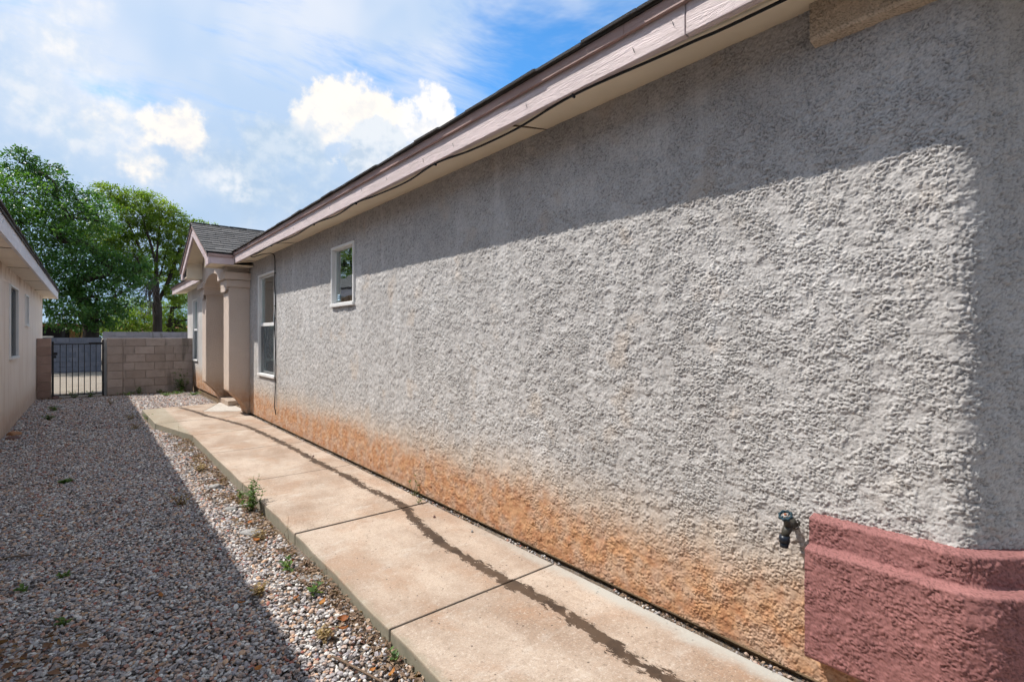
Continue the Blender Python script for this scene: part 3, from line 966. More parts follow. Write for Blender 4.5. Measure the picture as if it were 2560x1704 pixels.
# soffit panels, fascia, trim, shingles along the main eave
FX = 1.89
ZF, ZS = 2.625, 2.679           # soffit height at the fascia / at the wall
soffit = MB().add([(FX + 0.035, -2.6, 2.72), (9, -2.6, 2.74), (9, 17.8, 2.74), (FX + 0.035, 17.8, 2.72)], [(0, 1, 2, 3)]).obj('soffit', M['dark'], house)
ej = [-2.5, 2.30, 5.0, 7.25, 9.67]
ej2 = [12.9, 14.6, 16.3, 18.1]
def soffit_run(j):
    for i in range(len(j) - 1):
        a, c = j[i] + 0.006, j[i + 1] - 0.006
        zs = random.uniform(-0.001, 0.001)
        MB().prism([(FX + 0.02, ZF + 0.006 + zs), (2.24, ZS + 0.003 + zs), (2.24, ZS + 0.016), (FX + 0.02, ZF + 0.018)], 'y', a, c).obj('panel', M['soffit'], soffit)
soffit_run(ej)
soffit_run(ej2)
for y in (2.30, 7.25, 9.42, 14.6, 16.3):
    MB().prism([(FX + 0.036, ZF + 0.004), (2.195, ZS - 0.001), (2.195, ZS - 0.006), (FX + 0.036, ZF - 0.001)], 'y', y - 0.006, y + 0.006).obj('seam_shadow', M['found'], soffit)  # dark strips standing in for the thin shadow lines at the seams
def fascia_run(j):
    for i in range(len(j) - 1):
        MB().box(FX, FX + 0.035, j[i] + 0.002, j[i + 1] - 0.002, ZF, 2.775).obj('fascia_board', M['fascia'], house, bevel=0.003)
        MB().box(FX - 0.020, FX + 0.02, j[i] + 0.3, j[i + 1] + (0.3 if i < len(j) - 2 else -0.004), 2.752, 2.806).obj('trim_board', M['trim'], house, bevel=0.003)
fascia_run([-2.6, 1.15, 5.66, 9.65])
fascia_run([12.92, 15.6, 18.12])
PITCH = 0.34
roof = MB().add([(FX - 0.03, -2.6, 2.808), (FX - 0.03, 18.15, 2.808), (6.2, 18.15, 2.808 + PITCH * 4.34), (6.2, -2.6, 2.808 + PITCH * 4.34), (11, -2.6, 2.6), (11, 18.15, 2.6)],
                [(0, 1, 2, 3), (3, 2, 5, 4)]).obj('roof', M['shingle'], house)
def shingle_mesh(wd, dp, th, name='shingle'):
    me = MB().box(-wd / 2, wd / 2, 0, dp, 0, th).mesh(name)
    me.materials.append(M['shingle'])
    return me
shm = shingle_mesh(0.325, 0.30, 0.011)
y = -2.6
while y < 18.1:
    if not (9.72 < y < 12.9):
        o = link('shingle', shm, None, roof)
        o.rotation_euler = (math.atan(PITCH) + random.gauss(0, 0.018), random.gauss(0, 0.008), R(-90) + random.gauss(0, 0.008))
        o.location = (FX - 0.045 + random.uniform(-0.008, 0.006), y + 0.165, 2.806 + random.uniform(0, 0.006))
    y += 0.33

# porch gable: roof across, bargeboards, arch and two columns
porch_c, hw_, XG = 11.27, 1.62, 1.50
PP = 0.455
z_e = 2.765
z_r = z_e + PP * hw_
proof = MB()
for s in (-1, 1):
    ye = porch_c + s * hw_
    proof.add([(XG - 0.02, ye, z_e), (4.2, ye, z_e), (4.2, porch_c, z_r), (XG - 0.02, porch_c, z_r),
               (XG - 0.02, ye, z_e - 0.02), (4.2, ye, z_e - 0.02), (4.2, porch_c, z_r - 0.02), (XG - 0.02, porch_c, z_r - 0.02)],
              [(0, 1, 2, 3), (4, 7, 6, 5), (0, 4, 5, 1), (0, 3, 7, 4)])
proof = proof.obj('porch_roof', M['shingle'], house)
shp = shingle_mesh(0.310, 0.20, 0.014)
shp.transform(Matrix.Translation((0.159, 0, 0)))
rows = 13
slope_len = hw_ / math.cos(math.atan(PP))
for s in (-1, 1):
    for r_ in range(rows):
        t = r_ / rows
        yy = porch_c + s * (hw_ + 0.02) * (1 - t)
        zz_ = z_e - 0.005 + (z_r - z_e) * t
        x = XG - 0.035 - (0.16 if r_ % 2 else 0) 
        xmax = 2.0 + 2.1 * t if s < 0 else 1.9 + 2.1 * t
        while x < xmax:
            if x < XG - 0.04:
                x0 = XG - 0.035
                wd = x + 0.32 - x0
            else:
                x0, wd = x, 0.32
            o = link('shingle', shp, None, proof)
            a = math.atan(PP)
            o.location = (x0 if s < 0 else x0 + wd - 0.002, yy + random.uniform(-0.004, 0.004), zz_ + 0.024 + random.uniform(0, 0.004))
            o.scale = (wd / 0.32, 1, 1)
            o.rotation_euler = (a - 0.11 + random.gauss(0, 0.008), 0, 0 if s < 0 else math.pi)
            x += 0.32
# ridge cap
for i in range(9):
    x = XG - 0.04 + i * 0.24
    rc = MB()
    rc.add([(x, porch_c - 0.13, z_r - 0.022), (x + 0.27, porch_c - 0.13, z_r - 0.03), (x + 0.27, porch_c, z_r + 0.036), (x, porch_c, z_r + 0.05), (x, porch_c + 0.13, z_r - 0.022), (x + 0.27, porch_c + 0.13, z_r - 0.05)],
           [(0, 1, 2, 3), (3, 2, 5, 4)])
    rc.obj('ridge_cap', M['shingle'], proof)
# bargeboards (two slopes), with boxed ends
for s in (-1, 1):
    yo = porch_c + s * (hw_ - 0.0)
    yi = porch_c + s * (hw_ - 0.25)
    zt = lambda q: z_e - 0.02 + PP * (hw_ - abs(q - porch_c))
    hb = 0.185
    MB().prism([(yi, zt(yi) - 0.006), (porch_c, zt(porch_c) - 0.006), (porch_c, zt(porch_c) - hb - 0.02), (yi, zt(yi) - hb)], 'x', XG, XG + 0.035).obj('bargeboard', M['fasciax'], house, bevel=0.002)
    MB().prism([(yo, zt(yo) - 0.006), (yi + s * 0.003, zt(yi) - 0.006), (yi + s * 0.003, 2.572), (yo, 2.585 if s > 0 else 2.585)], 'x', XG, XG + 0.035).obj('bargeboard_end', M['fasciax'], house, bevel=0.002)
    # trim under the shingles along the rake
    MB().prism([(yo, zt(yo) + 0.016), (porch_c, zt(porch_c) + 0.016), (porch_c, zt(porch_c) - 0.035), (yo, zt(yo) - 0.035)], 'x', XG - 0.018, XG - 0.0015).obj('rake_trim', M['trim'], house)
    # sloped soffit under the rake overhang, inner board, level soffit
    yb_ = porch_c + s * 1.06
    MB().prism([(porch_c, zt(porch_c) - 0.10), (yb_, zt(yb_) - 0.10), (yb_, zt(yb_) - 0.085), (porch_c, zt(porch_c) - 0.085)], 'x', XG + 0.036, 1.815).obj('rake_soffit', M['soffit'], house)
    MB().box(XG + 0.036, 1.815, min(yb_, yb_ + s * 0.02), max(yb_, yb_ + s * 0.02), 2.578, zt(yb_) - 0.05).obj('return_board', M['soffit'], house)
    ya, yc_ = sorted((yb_ + s * 0.001, yo - s * 0.03))
    MB().box(XG + 0.036, 2.195, ya, yc_, 2.600, 2.612).obj('porch_soffit', M['soffit'], house)
# eave boards of the porch facing along the house
for s in (-1, 1):
    yo = porch_c + s * hw_
    a, c = sorted((yo, yo - s * 0.03))
    MB().box(XG + 0.037, FX - 0.001, a, c, 2.597, 2.742).obj('fascia_board', M['fasciax'], house, bevel=0.003)
    a, c = sorted((yo + s * 0.02, yo - s * 0.01))
    MB().box(XG + 0.005, FX - 0.022, a, c, 2.712, 2.762).obj('trim_board', M['trim'], house)
# arch wall
AY0, AY1, AX = 9.97, 12.62, 1.82
ac, aa, ab, az0 = 11.31, 0.89, 0.33, 2.27
b = MB()
N_ = 24
arc = [(ac + aa * math.cos(math.pi * k / N_), az0 + ab * math.sin(math.pi * k / N_)) for k in range(N_ + 1)]
top = []
for (yy, zz_) in arc:
    top.append((yy, z_e - 0.03 + PP * (hw_ - abs(yy - porch_c)) - 0.02))
for X, fl in ((AX, False), (2.19, True)):
    v = [(X, *p) for p in arc] + [(X, *p) for p in top]
    f = [(i, i + 1, i + N_ + 2, i + N_ + 1) for i in range(N_)]
    b.add(v, [q[::-1] for q in f] if fl else f)
    for (ya, yb2) in ((ac + aa, AY1), (AY0, ac - aa)):
        zt_ = lambda q: z_e - 0.05 + PP * (hw_ - abs(q - porch_c))
        b.add([(X, ya, az0 - 0.1), (X, yb2, az0 - 0.1), (X, yb2, zt_(yb2)), (X, ya, zt_(ya))], [(0, 1, 2, 3) if not fl else (3, 2, 1, 0)])
b.add([(AX, *p) for p in arc] + [(2.19, *p) for p in arc], [(i, i + N_ + 1, i + N_ + 2, i + 1) for i in range(N_)], True)
for yy in (AY0, AY1):
    b.add([(AX, yy, 2.2), (2.19, yy, 2.2), (2.19, yy, 2.60), (AX, yy, 2.60)], [(0, 1, 2, 3)])
b.obj('arch', M['stucco_col'], house, fix=False)
# columns with stepped capitals and coved feet
for y0, y1 in ((9.95, 10.40), (12.22, 12.67)):
    cx = 1.862
    foot = [(cx, 0.43), (1.93, 0.365), (2.02, 0.262), (2.085, 0.185), (2.125, 0.115), (2.143, 0.06), (2.15, 0.012), (2.199, 0.012)]
    col = MB().prism([(2.199, 2.26), (cx, 2.26)] + foot, 'y', y0, y1).obj('column', M['stucco_col'], house, bevel=0.012, seg=2)
    MB().box(1.818, 2.199, y0 - 0.045, y1 + 0.045, 2.245, 2.372).obj('capital', M['stucco_col'], col, bevel=0.012, seg=2)
    MB().box(1.775, 2.199, y0 - 0.088, y1 + 0.088, 2.374, 2.502).obj('capital', M['stucco_col'], col, bevel=0.012, seg=2)

# windows ------------------------------------------------------------
def frame_ring(mb, X0, X1, y0, y1, z0, z1, t):
    mb.box(X0, X1, y0, y1, z0, z0 + t)
    mb.box(X0, X1, y0, y1, z1 - t, z1)
    mb.box(X0, X1, y0, y0 + t, z0 + t, z1 - t)
    mb.box(X0, X1, y1 - t, y1, z0 + t, z1 - t)
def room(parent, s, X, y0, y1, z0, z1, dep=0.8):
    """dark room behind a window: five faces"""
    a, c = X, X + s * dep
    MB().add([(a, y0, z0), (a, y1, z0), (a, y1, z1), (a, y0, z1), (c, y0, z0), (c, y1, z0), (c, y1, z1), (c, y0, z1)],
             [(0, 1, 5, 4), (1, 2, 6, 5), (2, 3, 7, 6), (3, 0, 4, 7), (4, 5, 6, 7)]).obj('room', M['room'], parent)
def window(kind, y0, y1, z0, z1, X=WX, s=1, parent=house, fm='vinyl', vertical=False):
    """s=+1: wall faces -x"""
    mb = MB()
    f0, f1 = sorted((X - s * 0.022, X + s * 0.05))
    frame_ring(mb, f0, f1, y0 - 0.018, y1 + 0.018, z0 - 0.018, z1 + 0.018, 0.032)
    win = mb.obj('window', M[fm], parent, bevel=0.005)
    a, c = sorted((X - s * 0.034, X + s * 0.02))
    MB().box(a, c, y0 - 0.022, y1 + 0.022, z0 - 0.03, z0 + 0.012).obj('sill', M[fm], win, bevel=0.006, seg=2)
    gX = X + s * 0.022
    iy0, iy1, iz0, iz1 = y0 + 0.02, y1 - 0.02, z0 + 0.02, z1 - 0.02
    def sash(ya, yb_, za, zb, dx, mat=fm, t=0.03):
        q = MB()
        p0, p1 = sorted((gX + s * dx, gX + s * (dx + 0.022)))
        frame_ring(q, p0, p1, ya, yb_, za, zb, t)
        q.obj('sash', M[mat], win, bevel=0.003)
        xx = gX + s * (dx + 0.011)
        MB().add([(xx, ya + t, za + t), (xx, yb_ - t, za + t), (xx, yb_ - t, zb - t), (xx, ya + t, zb - t)], [(0, 1, 2, 3)]).obj('pane', M['glass'], win)
    if kind == 'hung':
        zm = z0 + (z1 - z0) * 0.502
        sash(iy0, iy1, zm - 0.02, iz1, 0.0, t=0.022)
        sash(iy0 + 0.002, iy1 - 0.002, iz0, zm + 0.018, 0.026, t=0.03)
        q0, q1 = sorted((gX - s * 0.012, gX + s * 0.02))
        MB().box(q0, q1, iy0, iy1, zm - 0.028, zm + 0.028).obj('meeting_rail', M[fm], win, bevel=0.004)
        xx = gX - s * 0.004
        MB().add([(xx, iy0, iz0), (xx, iy1, iz0), (xx, iy1, zm - 0.028), (xx, iy0, zm - 0.028)], [(0, 1, 2, 3)]).obj('screen', M['screen'], win)
    elif kind == 'slider':
        ym = (iy0 + iy1) / 2
        sash(iy0, ym + 0.015, iz0, iz1, 0.0, t=0.025)
        sash(ym - 0.015, iy1, iz0, iz1, 0.024, t=0.025)
        xx = gX - s * 0.008
        MB().add([(xx, iy0, iz0), (xx, iy1, iz0), (xx, iy1, iz1), (xx, iy0, iz1)], [(0, 1, 2, 3)]).obj('screen', M['screen'], win)
    else:
        sash(iy0 - 0.012, iy1 + 0.012, iz0 - 0.012, iz1 + 0.012, 0.0, t=0.016)
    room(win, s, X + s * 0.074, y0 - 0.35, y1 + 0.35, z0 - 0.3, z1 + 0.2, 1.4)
    return win
def blinds(win, X, y0, y1, z0, z1, n, wave=0.0, s=1):
    for k in range(n):
        z = z1 - (z1 - z0) * (k + 0.5) / n
        q = MB()
        m_ = 6
        vv, ff = [], []
        for i in range(m_ + 1):
            t = i / m_
            yy = y0 + (y1 - y0) * t
            dz_ = wave * (math.sin(3.1 * t + k * 0.7) + 0.6 * math.sin(7 * t + k)) 
            vv += [(X - s * 0.012, yy, z + dz_ - 0.006), (X + s * 0.012, yy, z + dz_ + 0.006)]
        for i in range(m_):
            ff.append((2 * i, 2 * i + 2, 2 * i + 3, 2 * i + 1))
        q.add(vv, ff)
        q.obj('blind_slat', M['blind'], win)
w1 = window('fixed', *W1)
blinds(w1, WX + 0.075, W1[0] + 0.02, W1[1] - 0.10, 2.06, 2.37, 9, 0.007)
MB().box(WX + 0.026, WX + 0.0275, 5.785, 5.855, 1.80, 1.868).obj('sticker', M['sticker'], w1)
MB().box(WX + 0.0235, WX + 0.0255, 5.79, 5.805, 1.808, 1.860).obj('sticker_print', M['ink'], w1)
for k in range(3):
    MB().box(WX + 0.0235, WX + 0.0255, 5.815, 5.848, 1.815 + k * 0.017, 1.821 + k * 0.017).obj('sticker_print', M['ink'], w1)
w2 = window('hung', *W2)
blinds(w2, WX + 0.12, W2[0] + 0.05, W2[1] - 0.05, 1.02, 1.56, 26)
MB().box(WX + 0.095, WX + 0.13, W2[0] + 0.05, W2[1] - 0.05, 0.985, 1.02).obj('blind_rail', M['blind'], w2)
blinds(w2, WX + 0.12, W2[0] + 0.05, W2[0] + 0.38, 1.60, 2.30, 22)
w3 = window('hung', *W3)
blinds(w3, WX + 0.12, W3[0] + 0.05, W3[1] - 0.05, 0.85, 2.30, 30)

# ------------------------------------------------------------------ neighbour's house on the left
NX = -0.97
nb = tag(empty('house', (NX, 8, 0)), 'neighbouring pinkish beige stucco house at the left edge', 'house')
NW1 = (11.14, 12.28, 1.04, 2.19)
NW2 = (13.62, 14.24, 1.61, 2.19)
b = MB()
panelX(b, NX, -6, 18.40, -0.2, 2.47, [NW1, NW2], depth=-0.07, sgn=1)
b.add([(NX, 18.40, -0.2), (-9, 18.40, -0.2), (-9, 18.40, 2.47), (NX, 18.40, 2.47), (NX, -6, -0.2), (-9, -6, -0.2), (-9, -6, 2.47), (NX, -6, 2.47)], [(0, 3, 2, 1), (4, 5, 6, 7), (1, 2, 6, 5)])
b.obj('wall', M['stucco_n'], nb, fix=False)
ns = MB().add([(-0.72, -6.5, 2.50), (-1.2, -6.5, 2.50), (-1.2, 19.2, 2.50), (-0.72, 19.2, 2.50)], [(0, 1, 2, 3)]).obj('soffit', M['dark'], nb)
nj = [-6.5, -3.2, 0.2, 3.2, 6.2, 8.55, 10.9, 13.3, 15.8, 19.22]
for i in range(len(nj) - 1):
    MB().box(-1.0, -0.72, nj[i] + 0.006, nj[i + 1] - 0.006, 2.446, 2.458).obj('panel', M['soffit_n'], ns)
for y in nj[1:-1]:
    MB().box(-0.968, -0.722, y - 0.008, y + 0.008, 2.440, 2.4455).obj('seam_shadow', M['found'], ns)  # seam shadow lines made as dark strips here too
MB().box(-1.6, -1.0, 18.41, 19.22, 2.446, 2.458).obj('panel', M['soffit_n'], ns)
for a, c in ((-6.5, 3.4), (3.4, 11.8), (11.8, 19.24)):
    MB().box(-0.72, -0.685, a + 0.002, c - 0.002, 2.435, 2.632).obj('fascia_board', M['fascia_n'], nb, bevel=0.003)
MB().box(-3.2, -0.722, 19.205, 19.24, 2.435, 2.632).obj('fascia_board', M['fascia_n'], nb, bevel=0.003)
nroof = MB()
NP = 0.42
nroof.prism([(-0.665, 2.648), (-5.5, 2.648 + NP * 4.83), (-10.3, 2.648), (-10.3, 2.62), (-5.5, 2.62 + NP * 4.83), (-0.665, 2.625)], 'y', -6.55, 19.28)
nroof = nroof.obj('roof', M['shingle'], nb)
y = -2.0
while y < 19.1:
    o = link('shingle', shm, None, nroof)
    o.rotation_euler = (math.atan(NP) + random.gauss(0, 0.015), random.gauss(0, 0.006), R(90) + random.gauss(0, 0.008))
    o.location = (-0.650 + random.uniform(-0.006, 0.008), y + 0.165, 2.652 + random.uniform(0, 0.005))
    y += 0.33
nw1 = window('slider', *NW1, X=NX, s=-1, parent=nb, fm='vinyl')
nw2 = window('fixed', *NW2, X=NX, s=-1, parent=nb, fm='vinyl')

# ------------------------------------------------------------------ block walls
BY = 16.4
def block_piece(x0, x1, y0, y1, z0, z1, mat, parent, cache={}):
    key = (round(x1 - x0, 3), round(y1 - y0, 3), round(z1 - z0, 3), mat.name)
    if key not in cache:
        a, c, e = x1 - x0, y1 - y0, z1 - z0
        me_ = MB().box(-a / 2, a / 2, -c / 2, c / 2, -e / 2, e / 2).mesh('block', bevel=0.005, seg=1)
        me_.materials.append(mat)
        cache[key] = me_
    o = link('block', cache[key], None, parent)
    o.location = ((x0 + x1) / 2, (y0 + y1) / 2 + random.uniform(-0.003, 0.003), (z0 + z1) / 2)
    return o
bw = tag(empty('block_wall', (1.4, BY, -0.15)), 'tan concrete block wall joining the house, right of the iron gate', 'wall')
RH = 0.2095
rowz = [1.341 - RH * k for k in range(8)]
G = 0.004
MB().box(0.40, 2.19, BY + 0.016, BY + 0.135, -0.3, 1.332).obj('mortar', M['mortar'], bw)
for r_ in range(7):
    zt_, zb_ = rowz[r_] - G, rowz[r_ + 1] + G
    start = 0.709 if r_ % 2 == 0 else 0.895 - 0.0
    edges = [0.652] + [start + 0.4215 * k for k in range(5) if start + 0.4215 * k < 2.15] + [2.19]
    for i in range(len(edges) - 1):
        x0, x1 = edges[i] + G, edges[i + 1] - G
        if x1 - x0 < 0.03: continue
        if r_ == 6 and x0 < 1.1 and i >= 1:
            # lowest course laid on its side: hollow cores open to the front
            q = MB()
            q.box(x0, x1, BY, BY + 0.15, zt_ - 0.035, zt_)
            q.box(x0, x1, BY, BY + 0.15, zb_, zb_ + 0.02)
            for t in (0, 0.46, 0.92):
                q.box(x0 + t * (x1 - x0), x0 + (t + 0.08) * (x1 - x0), BY, BY + 0.15, zb_ + 0.02, zt_ - 0.035)
            q.obj('block', M['block'], bw)
        else:
            block_piece(x0, x1, BY, BY + 0.15, zb_, zt_, M['block'], bw)
    block_piece(0.334, 0.650 - G, BY - 0.03, BY + 0.20, zb_, zt_, M['block'], bw)
MB().box(0.342, 0.642, BY - 0.018, BY + 0.19, -0.3, 1.335).obj('mortar', M['mortar'], bw)
lp = tag(empty('block_pillar', (-0.85, BY, -0.15)), 'reddish brown concrete block pillar against the neighbouring house, left of the gate', 'pillar')
for r_ in range(7):
    block_piece(-0.965, -0.712, BY - 0.03, BY + 0.16, rowz[r_ + 1] + G, rowz[r_] - G, M['block_l'], lp)
MB().box(-0.96, -0.722, BY - 0.018, BY + 0.15, -0.3, 1.332).obj('mortar', M['mortar'], lp)

# gate
gate = tag(empty('gate', (-0.2, BY + 0.05, -0.1)), 'black iron bar gate between the block pillars', 'gate')
gy = BY + 0.06
for x, zt_ in ((-0.685, 1.26), (0.255, 1.30)):
    MB().box(x - 0.02, x + 0.02, gy - 0.02, gy + 0.02, -0.16, zt_).obj('post', M['iron'], gate, bevel=0.003)
MB().box(-0.665, 0.235, gy - 0.012, gy + 0.012, 1.18, 1.205).obj('rail', M['iron'], gate)
MB().box(-0.665, 0.235, gy - 0.012, gy + 0.012, -0.06, -0.035).obj('rail', M['iron'], gate)
for k in range(7):
    x = -0.665 + 0.9 * (k + 1) / 8
    MB().tube([(x, gy, -0.035), (x, gy, 1.18)], 0.0085, 6).obj('bar', M['iron'], gate)
MB().box(-0.70, -0.60, gy - 0.03, gy - 0.014, 0.93, 1.0).obj('latch', M['iron'], gate, bevel=0.004)
MB().box(-0.68, -0.62, gy - 0.032, gy - 0.015, 0.86, 0.92).obj('lock_case', M['iron'], gate, bevel=0.004)
for z in (1.02, 0.15):
    MB().tube([(0.262, gy - 0.02, z), (0.262, gy - 0.02, z + 0.09)], 0.016, 8).obj('hinge', M['iron'], gate)
MB().box(-0.02, 0.235, gy - 0.004, gy + 0.004, 1.205, 1.235).obj('rail_end', M['iron'], gate)
gp = tag(empty('gate_post', (0.305, BY + 0.2, -0.1)), 'narrow pale painted post between the gate and the block wall', 'post')
MB().box(0.275, 0.332, BY + 0.10, BY + 0.16, -0.2, 1.335).obj('post_face', M['vinyl_g'], gp)
MB().box(0.270, 0.276, BY + 0.09, BY + 0.165, -0.2, 1.34).obj('post_edge', M['vinyl'], gp)

# back wall of the yard
BB = 29.0
bb = tag(empty('block_wall', (0, BB, -0.2)), 'grey block wall at the back of the yard seen through the gate', 'wall')
MB().box(-8, 0.40, BB + 0.03, BB + 0.16, -0.4, 1.325).obj('mortar', M['block_b'], bb)
for r_ in range(8):
    x = -3.2 - (0.21 if r_ % 2 else 0)
    while x < 0.3:
        block_piece(x + 0.004, min(x + 0.42, 0.4) - 0.004, BB, BB + 0.15, 1.335 - 0.21 * (r_ + 1) + 0.004, 1.335 - 0.21 * r_ - 0.004, M['block_b'], bb)
        x += 0.42
bc = tag(empty('block_wall', (4, BB, -0.2)), 'taller grey block wall behind the tan one, below the trees', 'wall')
MB().box(0.45, 10, BB + 0.03, BB + 0.16, -0.4, 1.59).obj('mortar', M['block_c'], bc)
for r_ in range(9):
    x = 0.45 - (0.21 if r_ % 2 else 0)
    while x < 6:
        block_piece(max(x, 0.45) + 0.004, x + 0.416, BB, BB + 0.15, 1.60 - 0.21 * (r_ + 1) + 0.004, 1.60 - 0.21 * r_ - 0.004, M['block_c'], bc)
        x += 0.42

# ------------------------------------------------------------------ sheds and houses beyond
shed = tag(empty('carport', (-2.5, 40, 0)), 'low open carport with rusty red roof edge beyond the back wall', 'carport')
rust = paint('rusty_metal', (0.28, 0.10, 0.05), 0.7, var=0.4)
tanw = paint('tan_wall', (0.50, 0.30, 0.14), 0.9)
MB().prism([(-5.5, 2.06), (0.1, 1.93), (0.1, 2.08), (-5.5, 2.24)], 'y', 38.0, 44).obj('roof', rust, shed)
for x in (-3.6, -1.2, 0.0):
    MB().box(x, x + 0.12, 38.2, 38.32, -0.2, 2.0).obj('post', M['dark'], shed)
MB().box(-5.5, 0.0, 43.6, 43.8, -0.2, 2.0).obj('back_wall', M['dark'], shed)
MB().box(-1.15, -0.05, 41.4, 41.5, -0.2, 1.15).obj('low_wall', M['dark'], shed)
MB().box(-1.0, -0.2, 43.45, 43.58, 1.2, 1.85).obj('panel', tanw, shed)
fr_ = tag(empty('storage_box', (-1.7, 37, 0)), 'pale metal storage box under the carport', 'box')
MB().box(-1.95, -1.55, 36.6, 37.2, -0.2, 1.32).obj('body', M['vinyl_g'], fr_, bevel=0.02)
MB().box(-1.98, -1.52, 36.57, 37.23, 1.32, 1.40).obj('lid', M['vinyl_g'], fr_, bevel=0.02)
bh = tag(empty('house', (5, 46, 0)), 'distant tan house with tiled eave behind the green trees', 'house')
MB().box(1.2, 12, 46, 54, -0.3, 1.75).obj('wall', tanw, bh)
tile = paint('clay_tile', (0.36, 0.17, 0.11), 0.85, var=0.35)
br_ = MB().prism([(45.4, 1.75), (50, 2.4), (54.6, 1.75), (54.6, 1.65), (45.4, 1.65)], 'x', 0.8, 12.4).obj('roof', tile, bh)
for k in range(36):
    x = 0.9 + k * 0.32
    MB().tube([(x, 45.32, 1.77), (x, 49.5, 2.36)], 0.10, 6).obj('tile', tile, br_)
MB().box(2.6, 2.85, 45.5, 45.7, -0.3, 1.64).obj('post', tanw, bh)

# ------------------------------------------------------------------ trees
def leaf_mesh(name, C_, Nrm, D_, L_, W_, tint):
    """arrays of leaf base points, normals, directions, lengths, widths"""
    n = len(C_)
    D_ = D_ / np.linalg.norm(D_, axis=1, keepdims=True)
    S_ = np.cross(D_, Nrm)
    S_ /= np.maximum(np.linalg.norm(S_, axis=1, keepdims=True), 1e-6)
    U_ = np.cross(S_, D_)
    L_ = L_[:, None]
    W_ = W_[:, None]
    v = np.empty((n, 4, 3), dtype=np.float32)
    v[:, 0] = C_
    v[:, 1] = C_ + D_ * L_ * 0.45 + S_ * W_ * 0.5 + U_ * W_ * 0.12
    v[:, 2] = C_ + D_ * L_ - U_ * L_ * 0.10
    v[:, 3] = C_ + D_ * L_ * 0.45 - S_ * W_ * 0.5 + U_ * W_ * 0.12
    me = bpy.data.meshes.new(name)
    me.vertices.add(n * 4)
    me.vertices.foreach_set('co', v.ravel())
    me.loops.add(n * 6)
    idx = (np.arange(n)[:, None] * 4 + np.array([0, 1, 2, 0, 2, 3])[None]).astype(np.int32)
    me.loops.foreach_set('vertex_index', idx.ravel())
    me.polygons.add(n * 2)
    me.polygons.foreach_set('loop_start', np.arange(0, n * 6, 3, dtype=np.int32))
    me.update(calc_edges=True)
    a = me.attributes.new('tint', 'FLOAT', 'POINT')
    a.data.foreach_set('value', np.repeat(tint.astype(np.float32), 4))
    me.validate()
    return me
def unit(a):
    return a / np.maximum(np.linalg.norm(a, axis=1, keepdims=True), 1e-6)
def cluster_leaves(cl, per, size, droop=0.3, tintf=None, outward=0.8):
    Cs, Ns, Ds, Ts = [], [], [], []
    for (c, r, k) in cl:
        n = int(per * k)
        # each clump is a set of small sprays
        ns = max(4, n // 22)
        sp = unit(rng.normal(size=(ns, 3))) * rng.uniform(0.35, 1.0, (ns, 1)) ** 0.5
        which = rng.integers(0, ns, n)
        p = sp[which] + rng.normal(size=(n, 3)) * 0.17
        out = unit(sp[which] + rng.normal(size=(n, 3)) * 0.25)
        P_ = np.array(c) + p * np.array(r)
        D_ = unit(out * outward + rng.normal(size=(n, 3)) * 0.6 + np.array([0, 0, -droop]))
        N_ = unit(rng.normal(size=(n, 3)) * 0.55 + np.array([0, 0, 1.0]))
        base = rng.uniform(0, 0.45) + 0.25 * rng.random(ns)[which] + 0.3 * rng.random(n)
        Cs.append(P_); Ns.append(N_); Ds.append(D_); Ts.append(np.clip(base, 0, 1))
    Cs = np.concatenate(Cs); Ns = np.concatenate(Ns); Ds = np.concatenate(Ds); Ts = np.concatenate(Ts)
    n = len(Cs)
    L_ = size * rng.uniform(0.7, 1.35, n)
    return Cs, Ns, Ds, L_, L_ * rng.uniform(0.45, 0.62, n), Ts
def limbs(base, fork, tips, r0, mb, branches=()):
    """grow a branching skeleton from base through fork points to every tip"""
    nodes = [Vector(base)] + [Vector(f) for f in fork]
    par = [-1] + list(range(len(fork)))
    for bl in branches:                              # main limbs laid out by hand
        prev = min(range(len(nodes)), key=lambda k: (nodes[k] - Vector(bl[0])).length)
        for p in bl[1:]:
            nodes.append(Vector(p))
            par.append(prev)
            prev = len(nodes) - 1
    order = sorted(range(len(tips)), key=lambda i: (Vector(tips[i]) - nodes[-1]).length)   # nearest first
    for i in order:
        t = Vector(tips[i])
        best, bd = None, 1e9
        for j, q in enumerate(nodes):
            if j == 0: continue
            dd = (t - q).length + 0.8 * max(0, q.z - t.z)
            if dd < bd: best, bd = j, dd
        q = nodes[best]
        steps = max(2, int((t - q).length / 0.7))
        prev = best
        for k in range(1, steps + 1):
            u = k / steps
            w_ = q.lerp(t, u) + Vector((random.gauss(0, .07), random.gauss(0, .07), random.gauss(0, .06)))
            nodes.append(w_)
            par.append(prev)
            prev = len(nodes) - 1
    load = [0] * len(nodes)
    haschild = set(par)
    for i in range(len(nodes)):
        if i not in haschild:
            j = i
            while j >= 0:
                load[j] += 1
                j = par[j]
    mx = max(load)
    rr = [max(0.014, r0 * (l / mx) ** 0.72) for l in load]
    for i in range(1, len(nodes)):
        p = par[i]
        mb.tube([nodes[p], nodes[p].lerp(nodes[i], 0.5), nodes[i]], [min(rr[p], rr[i] * 1.35), rr[i] * 1.1, rr[i]], 6, cap=False)
